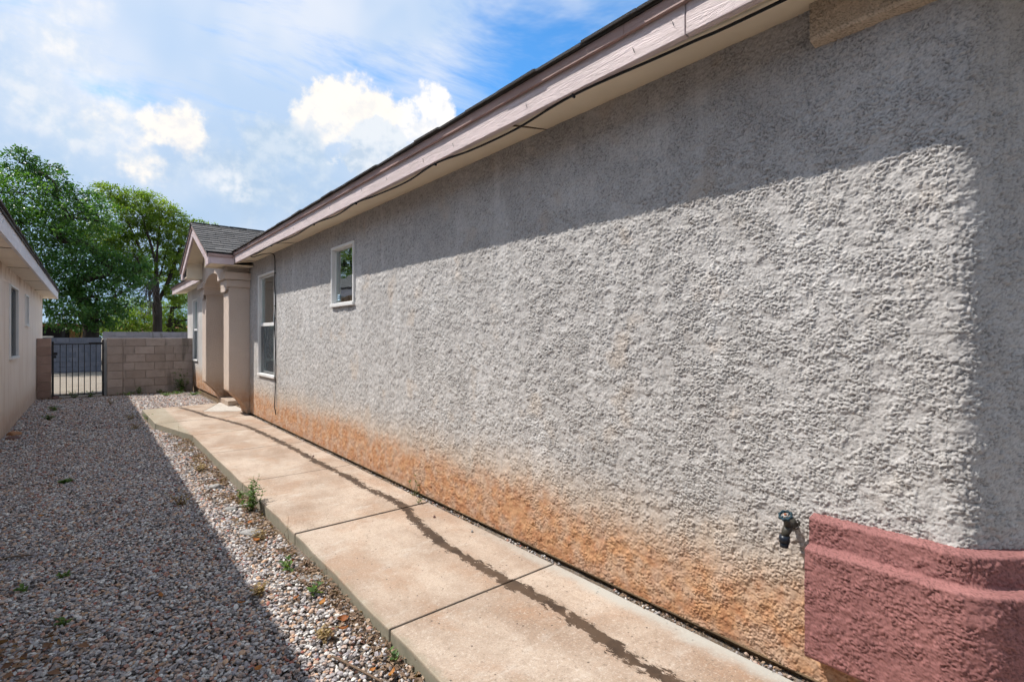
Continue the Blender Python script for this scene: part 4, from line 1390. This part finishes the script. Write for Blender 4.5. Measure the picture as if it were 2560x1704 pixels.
def tree(name, label, base, fork, cl, per, size, r0, mat, group=None, droop=0.3, branches=()):
    o = tag(empty(name, base), label, 'tree', group)
    mb = MB()
    tips = [c for c, r, k in cl]
    limbs(base, fork, tips, r0, mb, branches)
    for c, r, k in cl:                                # twigs inside each clump
        for _ in range(5):
            a = Vector(c)
            e = a + Vector((random.gauss(0, r[0] * .5), random.gauss(0, r[1] * .5), random.gauss(0.1, r[2] * .5)))
            mb.tube([a, a.lerp(e, .5) + Vector((0, 0, .05)), e], [0.018, 0.012, 0.006], 4, cap=False)
    mb.obj('trunk', M['bark'], o, fix=False)
    a = cluster_leaves(cl, per, size, droop)
    link('crown', leaf_mesh('crown', *a), mat, o)
    return o
# clumps given as (centre, radii, weight)
def at(px, py, Y):
    """world point on the plane y=Y seen at photo pixel (px,py) - used only to lay out the crowns"""
    a = (px - 1280) / 1267.0
    bq = (841 - py) / 1267.0
    yw = R(39.8)
    rx, ry = math.sin(yw) + a * math.cos(yw), math.cos(yw) - a * math.sin(yw)
    t = Y / ry
    return (rx * t, Y, 1.38 + bq * t)
cl1 = []
def clump(lst, px, py, Y, r, k=1.0, fl=0.75):
    lst.append((at(px, py, Y), (r, r, r * fl), k * r * r))
for (px, py, Y, r) in [(48, 405, 31, .75), (78, 425, 31.4, .6), (110, 440, 31, .8), (130, 415, 31.5, .45), (65, 385, 31, .4), (135, 465, 30.6, .8), (10, 440, 31, .8), (-30, 480, 31, 1.2), (40, 480, 30, 1.1), (90, 500, 30.2, 1.2), (-10, 540, 29.5, 1.2),
                     (150, 510, 30.5, 1.0), (190, 500, 31, .9), (175, 545, 30, 1.2), (225, 500, 31.5, .65), (235, 530, 31, 1.0), (255, 555, 30.4, .8), (60, 560, 29.6, 1.2), (110, 570, 30, 1.2), (-50, 600, 30, 1.4), (150, 600, 29.5, 1.2), (200, 600, 30, 1.1),
                     (100, 640, 30.5, 1.2), (180, 655, 29.4, 1.1), (215, 650, 30.6, 1.0), (250, 640, 30.2, .8), (135, 690, 30, 1.1), (190, 700, 30.4, 1.1), (235, 690, 29.6, 1.0), (270, 660, 30, .7), (285, 700, 29.8, .8), (150, 745, 30.4, 1.0),
                     (200, 750, 29.6, .9), (245, 740, 30.2, 1.0), (290, 740, 29.4, .9), (325, 720, 29.6, .8), (330, 690, 30.0, .7), (355, 690, 30.4, .6), (130, 785, 30.6, .8), (180, 790, 31, .8), (230, 790, 30.4, .8), (275, 785, 30.2, .8), (255, 815, 30.4, .5), (315, 765, 30, .7), (-20, 680, 31, 1.4), (60, 700, 31, 1.3), (345, 650, 30.2, .6), (300, 655, 30.2, .7)]:
    clump(cl1, px, py, Y, r)
tree('tree', 'large dark green leafy tree beyond the back wall, at the far left', (at(222, 841, 31)[0], 31, -0.2), [(0.05, 31, 1.6), (0.0, 31.0, 2.6), (-0.6, 30.9, 3.6)], cl1, 800, 0.13, 0.30, M['leaf_dark'])
cl2 = []
for (px, py, Y, r) in [(275, 485, 34.5, .75), (300, 500, 34, .6), (335, 500, 34, .8), (370, 505, 34.6, .75), (405, 530, 34, .8), (435, 545, 34.4, .7), (440, 575, 34, .6), (300, 545, 33.5, .7), (345, 545, 33.4, .7), (260, 590, 33.6, .9), (225, 580, 33.8, .6), (300, 590, 33.4, .7),
                     (370, 545, 33.6, .5), (320, 640, 33.2, .8), (280, 625, 33.4, .7), (245, 615, 33.5, .6), (400, 565, 33.3, .5), (460, 570, 34.4, .6), (490, 565, 34.6, .55), (520, 570, 34.6, .5), (475, 600, 34, .6), (445, 620, 33.6, .7), (435, 660, 33.4, .6), (460, 640, 34.2, .6), (420, 600, 33.8, .5),
                     (355, 640, 33.4, .6), (340, 675, 33.2, .7), (300, 680, 33.3, .6), (430, 720, 33.6, .5), (450, 690, 34, .6), (465, 730, 34, .5), (330, 600, 33.6, .5), (375, 590, 33.8, .6), (360, 665, 33.6, .6), (395, 625, 34.2, .6), (410, 670, 34.0, .55), (415, 745, 34.0, .5), (445, 745, 34.2, .5), (370, 700, 33.9, .55), (425, 640, 34.3, .6), (350, 575, 34.2, .6), (385, 555, 34.4, .6), (420, 690, 34.4, .5)]:
    clump(cl2, px, py, Y, r, 0.85)
tb = at(393, 841, 33.6)
tree('tree', 'lighter yellow green tree with dark forked trunk behind the porch gable', (tb[0], 33.6, -0.2), [at(394, 800, 33.6), at(392, 755, 33.6)], cl2, 2500, 0.115, 0.21, M['leaf_light'], branches=[
    [at(392, 755, 33.6), at(392, 715, 33.6), at(391, 670, 33.6), at(393, 625, 33.6), at(397, 580, 33.7), at(402, 545, 33.8)],
    [at(392, 755, 33.6), at(380, 700, 33.5), at(362, 650, 33.4), at(342, 605, 33.4), at(322, 560, 33.5), at(305, 520, 33.8)],
    [at(391, 670, 33.6), at(380, 620, 33.5), at(366, 575, 33.5), at(352, 530, 33.7)],
    [at(392, 715, 33.6), at(408, 660, 33.7), at(420, 610, 33.8), at(428, 570, 34.0)],
    [at(392, 755, 33.6), at(412, 725, 33.7), at(434, 670, 33.8), at(450, 620, 34.0), at(470, 585, 34.2)]])
cl5 = []
for i in range(26):
    a = random.uniform(0, 6.28)
    rr_ = 3.4 * random.random() ** 0.5
    cl5.append(((-10.5 + rr_ * math.cos(a), 33 + rr_ * math.sin(a), 6.2 + random.uniform(-2.4, 2.8)), (1.3, 1.3, 1.0), 1.4))
tree('tree', 'green tree behind the neighbouring roof, seen only reflected in the small window', (-10.5, 33, -0.2), [(-10.5, 33, 1.6), (-10.4, 33, 3.2)], cl5, 420, 0.17, 0.3, M['leaf_light'])
cl4 = []
for (px, py, Y, r) in [(420, 790, 36, .8), (455, 770, 36.4, .8), (470, 800, 36, .7), (440, 815, 36, .6), (485, 745, 36.5, .9), (400, 812, 36.2, .5), (410, 770, 36.4, .6), (440, 745, 36.4, .7), (460, 820, 36, .6), (430, 828, 36, .5)]:
    clump(cl4, px, py, Y, r)
t4 = at(428, 841, 36)
tree('tree', 'smaller bright green tree with slim dark trunk beside the porch columns', (t4[0], 36, -0.2), [at(428, 800, 36), at(430, 770, 36)], cl4, 800, 0.11, 0.22, M['leaf_light'])
cl3 = []
for (px, py, Y, r) in [(300, 790, 34.5, .8), (330, 800, 34, .7), (290, 820, 34, .6), (350, 770, 35, .8), (320, 760, 35, .7), (365, 805, 34.4, .6), (270, 810, 34.4, .5), (340, 825, 34, .5), (375, 780, 35, .7), (385, 815, 34.6, .6), (300, 815, 34, .7), (360, 825, 34.2, .5), (260, 822, 34.2, .5), (240, 815, 34.4, .5)]:
    clump(cl3, px, py, Y, r)
sb = at(318, 841, 34.3)
o = tag(empty('shrub', (sb[0], 34.3, -0.2)), 'bright yellow green shrub below the trees, above the back wall', 'shrub')
mb = MB()
limbs((sb[0], 34.3, -0.2), [at(318, 825, 34.3)], [c for c, r, k in cl3], 0.06, mb)
mb.obj('stem', M['bark'], o, fix=False)
link('foliage', leaf_mesh('foliage', *cluster_leaves(cl3, 900, 0.10)), M['leaf_light'], o)
cl6 = []
for k in range(17):
    clump(cl6, 205 + 17 * k, random.uniform(795, 822), 38.5 + random.uniform(-.6, .6), random.uniform(.75, 1.05))
    if k % 2: clump(cl6, 210 + 17 * k, random.uniform(765, 790), 39 + random.uniform(-.6, .6), random.uniform(.7, 1.0))
hb_ = at(340, 841, 38.8)
o = tag(empty('hedge', (hb_[0], 38.8, -0.2)), 'dark green hedge filling the gap behind the tree trunks', 'hedge')
mb = MB()
for c, r, k in cl6:
    mb.tube([(c[0], c[1], -0.2), (c[0] + random.gauss(0, .15), c[1], c[2] * 0.5), c], [0.05, 0.035, 0.015], 5, cap=False)
mb.obj('stem', M['bark'], o, fix=False)
link('foliage', leaf_mesh('foliage', *cluster_leaves(cl6, 420, 0.13)), M['leaf_dark'], o)
# bundle of bare dead twigs hanging against the trunk
o = tag(empty('dead_branches', at(385, 740, 33.2)), 'tangle of bare grey dead branches against the forked trunk', 'branches')
mb = MB()
for i in range(60):
    a = Vector(at(random.gauss(385, 9), random.uniform(690, 730), 33.1 + random.uniform(-.3, .3)))
    e = Vector(at(random.gauss(372, 22), random.uniform(720, 800), 33.0 + random.uniform(-.3, .3)))
    mb.tube([a, a.lerp(e, .5) + Vector((random.gauss(-.15, .15), 0, random.gauss(.1, .1))), e], [0.02, 0.014, 0.006], 4, cap=False)
mb.obj('twigs', paint('dead_wood', (0.16, 0.135, 0.12), 0.9, var=0.3), o, fix=False)

# ------------------------------------------------------------------ cable along the eave
def smooth_path(pts, n=10):
    pts = [Vector(p) for p in pts]
    out = []
    for i in range(len(pts) - 1):
        p0, p1, p2, p3 = pts[max(i - 1, 0)], pts[i], pts[i + 1], pts[min(i + 2, len(pts) - 1)]
        for k in range(n):
            t = k / n
            out.append(0.5 * ((2 * p1) + (p2 - p0) * t + (2 * p0 - 5 * p1 + 4 * p2 - p3) * t * t + (3 * p1 - p0 - 3 * p2 + p3) * t ** 3))
    out.append(pts[-1])
    return out
cable = tag(empty('cable', (2.18, 8.32, 0.2)), 'black cable stapled under the eave and hanging down beside the tall window', 'cable')
kc = [(FX + 0.06, -2.4, ZF - 0.006), (FX + 0.066, 0.6, ZF - 0.012), (FX + 0.05, 1.2, ZF - 0.010), (FX + 0.022, 1.80, ZF - 0.004), (FX + 0.055, 2.3, ZF - 0.014), (FX + 0.05, 2.75, ZF - 0.012), (FX + 0.018, 3.15, ZF - 0.004), (FX + 0.05, 3.65, ZF - 0.014), (FX + 0.03, 4.2, ZF - 0.012), (FX + 0.012, 4.55, ZF - 0.004),
      (FX + 0.04, 5.1, ZF - 0.012), (FX + 0.012, 5.7, ZF - 0.003), (FX + 0.04, 6.5, ZF - 0.011), (FX + 0.01, 7.4, ZF - 0.003), (FX + 0.02, 8.1, ZF - 0.012), (FX + 0.015, 8.55, ZF - 0.006), (FX + 0.06, 8.60, ZF - 0.012), (2.05, 8.45, ZS - 0.030), (2.15, 8.37, ZS - 0.02), (2.178, 8.32, 2.62), (2.185, 8.31, 2.5), (2.178, 8.305, 2.2), (2.185, 8.30, 1.9), (2.172, 8.295, 1.55), (2.186, 8.29, 1.2), (2.176, 8.285, 0.9), (2.185, 8.29, 0.62), (2.18, 8.30, 0.42), (2.17, 8.27, 0.30), (2.172, 8.24, 0.26)]
MB().tube(smooth_path(kc, 8), 0.0065, 8).obj('wire', M['black'], cable, fix=False)
MB().tube(smooth_path([(2.172, 8.24, 0.27), (2.168, 8.22, 0.24), (2.175, 8.21, 0.19)], 5), 0.0075, 7).obj('connector', M['black'], cable, fix=False)
MB().tube(smooth_path([(2.19, 8.26, 2.3), (2.192, 8.255, 1.6), (2.19, 8.25, 0.9), (2.19, 8.24, 0.3)], 6), 0.003, 6).obj('thin_wire', M['vinyl_g'], cable, fix=False)
for (x, y, z) in [(FX + 0.022, 1.80, ZF), (FX + 0.018, 3.15, ZF), (FX + 0.012, 4.55, ZF), (FX + 0.012, 5.7, ZF), (FX + 0.01, 7.4, ZF)]:
    MB().box(x - 0.01, x + 0.01, y - 0.006, y + 0.006, z - 0.018, z + 0.004).obj('clip', M['black'], cable, bevel=0.002)
for z in (2.35, 1.85, 1.66):
    MB().box(2.175, 2.2, 8.285, 8.325, z - 0.006, z + 0.006).obj('clip', M['black'], cable)
# old bent nails and splits on the fascia
nl = MB()
for y in (0.95, 1.22, 1.42, 2.15, 2.9, 3.3, 3.9, 4.4, 5.2, 5.9, 6.4):
    z = random.uniform(2.69, 2.73)
    nl.tube([(FX + 0.003, y, z), (FX - 0.004, y - 0.01, z - 0.012), (FX - 0.004, y - 0.018, z - 0.035)], 0.0012, 5)
nl.obj('nails', M['black'], house, fix=False)['kind'] = 'stuff'

# ------------------------------------------------------------------ hose bib
tapm = paint('blue_handle_paint', (0.012, 0.040, 0.058), 0.5, var=0.6)
brass = paint('weathered_brass', (0.06, 0.055, 0.045), 0.45, var=0.4)
plast = paint('dark_blue_plastic', (0.012, 0.017, 0.028), 0.35)
tap = tag(empty('hose_tap', (2.2, 0.85, 0.62)), 'old outdoor tap with blue handwheel on the wall beside the red base', 'tap')
ty, tz = 0.848, 0.625
MB().tube([(2.22, ty, tz), (2.15, ty, tz), (2.125, ty, tz - 0.002)], [0.017, 0.017, 0.02], 12).obj('pipe', brass, tap)
MB().tube([(2.2, ty, tz), (2.194, ty, tz)], [0.034, 0.03], 14).obj('flange', brass, tap)
MB().tube([(2.135, ty, tz - 0.005), (2.118, ty + 0.003, tz - 0.02), (2.104, ty + 0.006, tz - 0.046)], [0.022, 0.02, 0.016], 12).obj('spout', brass, tap)
MB().tube([(2.130, ty, tz), (2.112, ty, tz + 0.03), (2.103, ty, tz + 0.046)], [0.019, 0.014, 0.008], 10).obj('bonnet', brass, tap)
hd = Vector((-0.50, 0, 0.86)).normalized()
hc = Vector((2.100, ty, tz + 0.056))
e1 = Vector((0, 1, 0))
e2 = hd.cross(e1)
q = MB()
vs_, fs = [], []
NH = 32
for k in range(NH):
    a = 2 * math.pi * k / NH
    r_ = 0.030 + 0.0035 * math.cos(8 * a)
    for (rr, hh) in ((r_, -0.006), (r_, 0.006), (0.022, 0.008), (0.022, -0.004)):
        vs_.append(hc + (e1 * math.cos(a) + e2 * math.sin(a)) * rr + hd * hh)
for k in range(NH):
    for j in range(4):
        fs.append((k * 4 + j, ((k + 1) % NH) * 4 + j, ((k + 1) % NH) * 4 + (j + 1) % 4, k * 4 + (j + 1) % 4))
q.add(vs_, fs, True)
for k in range(4):
    a = math.pi / 4 + math.pi / 2 * k
    dv = e1 * math.cos(a) + e2 * math.sin(a)
    q.tube([hc + dv * 0.006, hc + dv * 0.025], 0.004, 6)
q.obj('handwheel', tapm, tap)
MB().tube([hc - hd * 0.006, hc + hd * 0.006], 0.011, 10).obj('hub', M['vinyl_g'], tap)
MB().tube([hc + hd * 0.006, hc + hd * 0.010], 0.007, 8).obj('screw', rust, tap)
q = MB()
q.tube([(2.104, ty + 0.006, tz - 0.040), (2.102, ty + 0.007, tz - 0.072)], [0.023, 0.023], 16)
q.tube([(2.102, ty + 0.007, tz - 0.072), (2.101, ty + 0.007, tz - 0.094)], [0.019, 0.0185], 16)
q.obj('vacuum_breaker', plast, tap)

for o in tap.children:                               # life size
    o.data.transform(Matrix.Translation((2.2, ty, tz)) @ Matrix.Scale(0.84, 4) @ Matrix.Translation((-2.2, -ty, -tz)))
# ------------------------------------------------------------------ rocks, leaves, weeds
def rock(x, y, sx, sy, sz, mat, label, seed, sink=0.3):
    bm = bmesh.new()
    bmesh.ops.create_icosphere(bm, subdivisions=3, radius=1.0)
    for v in bm.verts:
        n_ = mnoise.noise(v.co * 1.1 + Vector((seed, 0, 0))) * 0.35 + mnoise.noise(v.co * 2.6 + Vector((0, seed, 0))) * 0.16
        v.co *= 1 + n_
        if v.co.z > 0.55: v.co.z = 0.55 + (v.co.z - 0.55) * 0.3
        v.co.x *= sx
        v.co.y *= sy
        v.co.z *= sz
    me = bpy.data.meshes.new('rock')
    bm.to_mesh(me)
    bm.free()
    me.polygons.foreach_set('use_smooth', [True] * len(me.polygons))
    o = link('rock', me, mat)
    o.location = (x, y, gz(x, y) + sz * (0.5 - sink))
    o.rotation_euler = (random.gauss(0, .08), random.gauss(0, .08), random.uniform(0, 6))
    return tag(o, label, 'rock')
rock(0.93, 5.55, 0.055, 0.05, 0.05, M['rock'], 'upright pale grey rock in the sunlit gravel beside the walk', 1.0)
rock(0.945, 4.10, 0.10, 0.075, 0.022, M['rock'], 'flat grey stone in the gravel in front of the leafy weed', 2.0)
rock(0.99, 3.08, 0.05, 0.09, 0.014, M['rock'], 'thin grey stone flake lying by the walk edge nearest the camera', 3.0)
rock(0.90, 4.75, 0.05, 0.035, 0.03, M['rock'], 'small pale stone between the two larger grey rocks', 4.5)
rock(-0.86, 10.55, 0.10, 0.08, 0.07, M['rock_o'], 'orange rock at the foot of the neighbouring wall', 5.0)
rock(-0.84, 10.15, 0.085, 0.07, 0.05, M['rock_d'], 'dark reddish rock just in front of the orange rock', 6.0)
rock(-0.62, 16.2, 0.09, 0.07, 0.10, M['rock_d'], 'dark brown rock under the left end of the gate', 7.0)
rock(-0.46, 16.1, 0.03, 0.03, 0.03, M['rock'], 'small white stone in front of the gate', 8.0)

def strewn(name, pts, size, mat, label=None, cat=None, kind='stuff', curl=0.5, asp=0.5):
    n = len(pts)
    C_ = np.array(pts)
    D_ = unit(np.c_[rng.normal(size=(n, 2)), rng.normal(size=n) * 0.25])
    N_ = unit(np.c_[rng.normal(size=(n, 2)) * curl, np.ones(n)])
    L_ = size * rng.uniform(0.5, 1.5, n)
    o = link(name, leaf_mesh(name, C_, N_, D_, L_, L_ * asp * rng.uniform(0.5, 1.4, n), rng.random(n)), mat)
    return tag(o, label, cat, kind=kind)
pts = []
for i in range(15000):                                 # chips and crumbled leaves along the walk edge
    y = random.uniform(1.2, 9.0)
    x = 1.075 - abs(random.gauss(0, 0.13))
    if x < 0.5: continue
    if mnoise.noise(Vector((x * 6, y * 2.5, 4))) < -0.05 + 0.25 * (1.07 - x) / 0.3 - 0.10: continue
    pts.append((x, y, gz(x, y) + random.uniform(0.0, 0.018)))
strewn('leaf_litter', pts, 0.026, M['litter'], 'brown crumbled leaf litter along the edge of the walk', 'litter')
pts = []
for i in range(1500):
    y = random.uniform(0.3, 9.6)
    if mnoise.noise(Vector((y * 1.7, 9, 0))) < 0.05: continue
    pts.append((random.uniform(2.165, 2.205), y, random.uniform(-0.004, 0.010)))
strewn('leaf_litter', pts, 0.016, M['litter'], 'dry leaf crumbs caught in the gap between walk and house wall', 'litter')
pts = []
for i in range(330):
    x, y = -0.40 + random.gauss(0, 0.15), 3.05 + random.gauss(0, 0.24)
    pts.append((x, y, gz(x, y) + 0.012 + random.uniform(0, 0.03)))
strewn('leaf_litter', pts, 0.045, M['deadbrown'], 'heap of brown dead leaves on the gravel at the lower left', 'litter', curl=0.8)
pts = []
for i in range(900):
    x, y = random.uniform(-0.9, 2.1), 16.35 - abs(random.gauss(0, 0.12))
    pts.append((x, y, gz(x, y) + random.uniform(0.005, 0.03)))
strewn('leaf_litter', pts, 0.05, M['litter'], 'brown leaf litter along the foot of the block wall and gate', 'litter')

def dead_leaf(x, y, s, seed, z=None):
    n, v, f = 5, [], []
    z0 = (gz(x, y) + 0.022) if z is None else z
    for i in range(n + 1):
        t = i / n
        wd = math.sin(math.pi * min(1, 0.08 + t * 0.92)) * 0.36 * s
        up = 0.22 * s * (t - 0.5) ** 2 * 3
        for k in (-1, 0, 1):
            v.append((k * wd, (t - .5) * s, up + 0.16 * s * abs(k)))
    for i in range(n):
        for k in range(2):
            a = i * 3 + k
            f.append((a, a + 1, a + 4, a + 3))
    me = mesh('dead_leaf', v, f, True)
    a = me.attributes.new('tint', 'FLOAT', 'POINT')
    tv = random.random()
    a.data.foreach_set('value', np.full(len(v), tv, dtype=np.float32))
    o = link('dead_leaf', me, M['deadleaf'])
    o.location = (x, y, z0)
    o.rotation_euler = (random.gauss(0, .3), random.gauss(0, .3), random.uniform(0, 6.28))
    return tag(o, 'curled orange dead leaf lying on the gravel', 'leaf', 'orange dead leaves on the gravel')
for (x, y, s) in [(0.955, 2.72, .045), (0.98, 2.50, .05), (0.945, 2.42, .05), (0.86, 2.85, .035), (0.99, 1.98, .04), (0.93, 2.05, .03), (0.70, 1.75, .03), (0.55, 2.35, .035), (0.62, 3.0, .04), (0.30, 3.4, .035), (0.98, 3.35, .03), (0.9, 3.9, .05), (0.05, 4.2, .03), (0.35, 2.0, .045), (0.22, 2.6, .03), (0.95, 4.3, .045), (0.6, 4.5, .04), (-0.3, 5.5, .035)]:
    dead_leaf(x, y, s, 0)

def weed(x, y, h, nst, spread, label, leaf=0.03, per=12, mat='weed', z=None, cat='weed', name='weed', stemr=0.0022, tip=True):
    z0 = gz(x, y) if z is None else z
    o = tag(empty(name, (x, y, z0)), label, cat)
    mb = MB()
    Cs, Ns, Ds, Ls = [], [], [], []
    for i in range(nst):
        a = random.uniform(0, 6.28)
        hh = h * random.uniform(0.55, 1.0)
        e = Vector((math.cos(a) * spread * random.random(), math.sin(a) * spread * random.random(), hh))
        b0 = Vector((random.gauss(0, 0.008), random.gauss(0, 0.008), 0))
        mid = b0.lerp(e, 0.5) + Vector((random.gauss(0, .1 * h), random.gauss(0, .1 * h), 0.05 * h))
        pth = smooth_path([b0, mid, e], 5)
        mb.tube([p + Vector((x, y, z0)) for p in pth], [stemr * (1 - 0.6 * k / (len(pth) - 1)) for k in range(len(pth))], 5, cap=False)
        for k in range(per):
            t = random.uniform(0.12, 1.0)
            p = pth[min(len(pth) - 1, int(t * (len(pth) - 1) + 0.5))]
            q_ = random.uniform(0, 6.28)
            Cs.append(p + Vector((x, y, z0)))
            Ds.append((math.cos(q_), math.sin(q_), random.uniform(0.1, 0.8)))
            Ns.append((random.gauss(0, .4), random.gauss(0, .4), 1))
            Ls.append(leaf * random.uniform(0.6, 1.3) * (1.15 - 0.5 * t))
    mb.obj('stem', M['stem'] if mat == 'weed' else M['twig'], o, fix=False)
    n = len(Cs)
    if n:
        Ls = np.array(Ls)
        link('leaves', leaf_mesh('leaves', np.array([tuple(c) for c in Cs]), unit(np.array(Ns)), np.array(Ds), Ls, Ls * 0.5, rng.random(n)), M[mat], o)
    return o
weed(1.03, 4.62, 0.30, 16, 0.13, 'leafy dark green weed at the edge of the walk', 0.042, 13)
weed(1.045, 5.02, 0.10, 4, 0.06, 'small two-leaved sprout at the walk edge behind the leafy weed', 0.04, 5)
weed(2.155, 3.92, 0.24, 4, 0.07, 'thin weed growing from the crack between walk and house wall', 0.035, 7, z=-0.01)
weed(2.10, 3.72, 0.08, 5, 0.10, 'low sparse weed in the slab joint beside the house wall', 0.018, 5, z=0.0)
weed(1.92, 16.22, 0.62, 12, 0.20, 'bushy green plant growing against the tan block wall', 0.075, 16)
weed(0.98, 16.2, 0.26, 7, 0.12, 'small grey green plant by the opening at the foot of the block wall', 0.07, 8)
weed(1.42, 16.2, 0.14, 6, 0.18, 'low leafy plant at the foot of the block wall, left of the bushy one', 0.06, 8)
for i, (x, y, lb) in enumerate([(1.75, 15.6, 'low green weeds spreading on sunlit gravel by the house corner'), (1.45, 15.3, 'small green weeds on sunlit gravel in front of the block wall'), (2.0, 15.0, 'low green weeds at the foot of the house wall by the far window'), (0.75, 16.0, 'yellow green weeds at the foot of the right gate pillar')]):
    weed(x, y, 0.10, 12, 0.32, lb, 0.05, 10)
for (x, y, h, sp, lb) in [(-0.30, 16.15, 0.20, 0.22, 'tuft of green grass under the middle of the gate'), (0.02, 16.1, 0.18, 0.2, 'tuft of grass under the right half of the gate'), (-0.55, 13.6, 0.12, 0.16, 'green grass tuft in the gravel in front of the left pillar'), (-0.55, 12.2, 0.10, 0.13, 'green grass tuft in the gravel beside the neighbouring window'), (-0.18, 6.75, 0.035, 0.05, 'small bright green weed in the shaded gravel, middle distance'), (0.80, 10.9, 0.12, 0.10, 'yellow green grass tuft at the corner of the walk')]:
    weed(x, y, h, 22, sp, lb, 0.06, 2)
for (x, y, lb) in [(-0.13, 4.08, 'bright green leafy sprig alone on the shaded gravel at the left'), (-0.29, 3.98, 'larger bright green leafy patch at the left edge of the gravel'), (-0.10, 3.38, 'small yellow green sprig nearest the dead leaf heap')]:
    weed(x, y, 0.035, 6, 0.055, lb, 0.04, 4)
weed(0.96, 2.86, 0.07, 5, 0.05, 'small upright green sprout in sunlit gravel by the walk', 0.045, 4)
weed(0.935, 3.28, 0.09, 7, 0.06, 'thin green grass sprout in sunlit gravel beyond the small sprout', 0.05, 3)
weed(1.045, 2.07, 0.05, 5, 0.04, 'tiny green weed in the end of the nearest slab joint', 0.03, 5)
for (x, y, h, sp, lb) in [(0.60, 5.15, 0.14, 0.14, 'clump of dry straw coloured grass in the shaded gravel'), (0.72, 3.05, 0.08, 0.07, 'dry grass tuft right on the shadow edge'), (0.86, 2.42, 0.07, 0.07, 'small dry tuft in the sunlit gravel beside the walk'), (0.94, 3.95, 0.08, 0.08, 'dry tuft between the flat stone and the walk'), (0.55, 11.2, 0.14, 0.15, 'pale dry tuft on the gravel near the wide slab'), (0.35, 14.2, 0.14, 0.15, 'yellowish dry tuft in the shaded gravel before the gate'), (0.92, 6.4, 0.09, 0.12, 'dry orange grass in the sunlit strip past the upright rock'), (0.55, 10.0, 0.10, 0.12, 'dry tuft in shade beside the angled slab')]:
    weed(x, y, h, 26, sp, lb, 0.03, 3, mat='dry', cat='grass tuft', name='grass_tuft', stemr=0.0014)
for (x, y, h, lb) in [(1.06, 3.68, 0.17, 'tall dry twiggy stalk at the edge of the second slab joint'), (1.05, 2.93, 0.13, 'bent dry stalk beside the walk edge nearer the camera'), (0.99, 8.9, 0.16, 'dry stalk beside the angled slab edge')]:
    weed(x, y, h + 0.06, 2, 0.03, lb, 0.012, 7, mat='dry', cat='stalk', name='dry_stalk', stemr=0.0016)
for (p, lb) in [([(-0.52, 4.55, 0), (-0.40, 4.60, 0), (-0.28, 4.55, 0)], 'dark stick on the gravel at the left edge'), ([(-0.22, 2.86, 0), (-0.17, 2.78, 0), (-0.13, 2.72, 0)], 'short dark stick beside the dead leaf heap'), ([(0.83, 2.25, 0), (0.90, 2.05, 0), (0.93, 1.95, 0)], 'pale bent twig on the sunlit gravel near the walk'), ([(0.80, 5.35, 0), (0.88, 5.5, 0), (0.96, 5.62, 0)], 'brown twig lying by the upright rock')]:
    mb = MB().tube(smooth_path([(x, y, gz(x, y) + 0.022) for x, y, z in p], 5), [0.005] * 10 + [0.003], 6)
    tag(mb.obj('twig', M['twig'], None, fix=False), lb, 'twig')
for (x, y, s, lb) in [(2.02, 3.35, 0.010, 'dark pebble on the middle of the third slab'), (2.075, 2.93, 0.009, 'white pebble on the slab beside the house wall'), (1.98, 5.95, 0.010, 'dark pebble on the fifth slab')]:
    bm = bmesh.new()
    bmesh.ops.create_icosphere(bm, subdivisions=2, radius=s)
    for v in bm.verts: v.co *= 1 + 0.3 * mnoise.noise(v.co * 120 + Vector((x * 9, 0, 0)))
    me = bpy.data.meshes.new('stone')
    bm.to_mesh(me)
    bm.free()
    o = link('stone', me, M['rock'] if 'white' in lb else M['rock_d'])
    o.location = (x, y, s * 0.7)
    tag(o, lb, 'pebble')
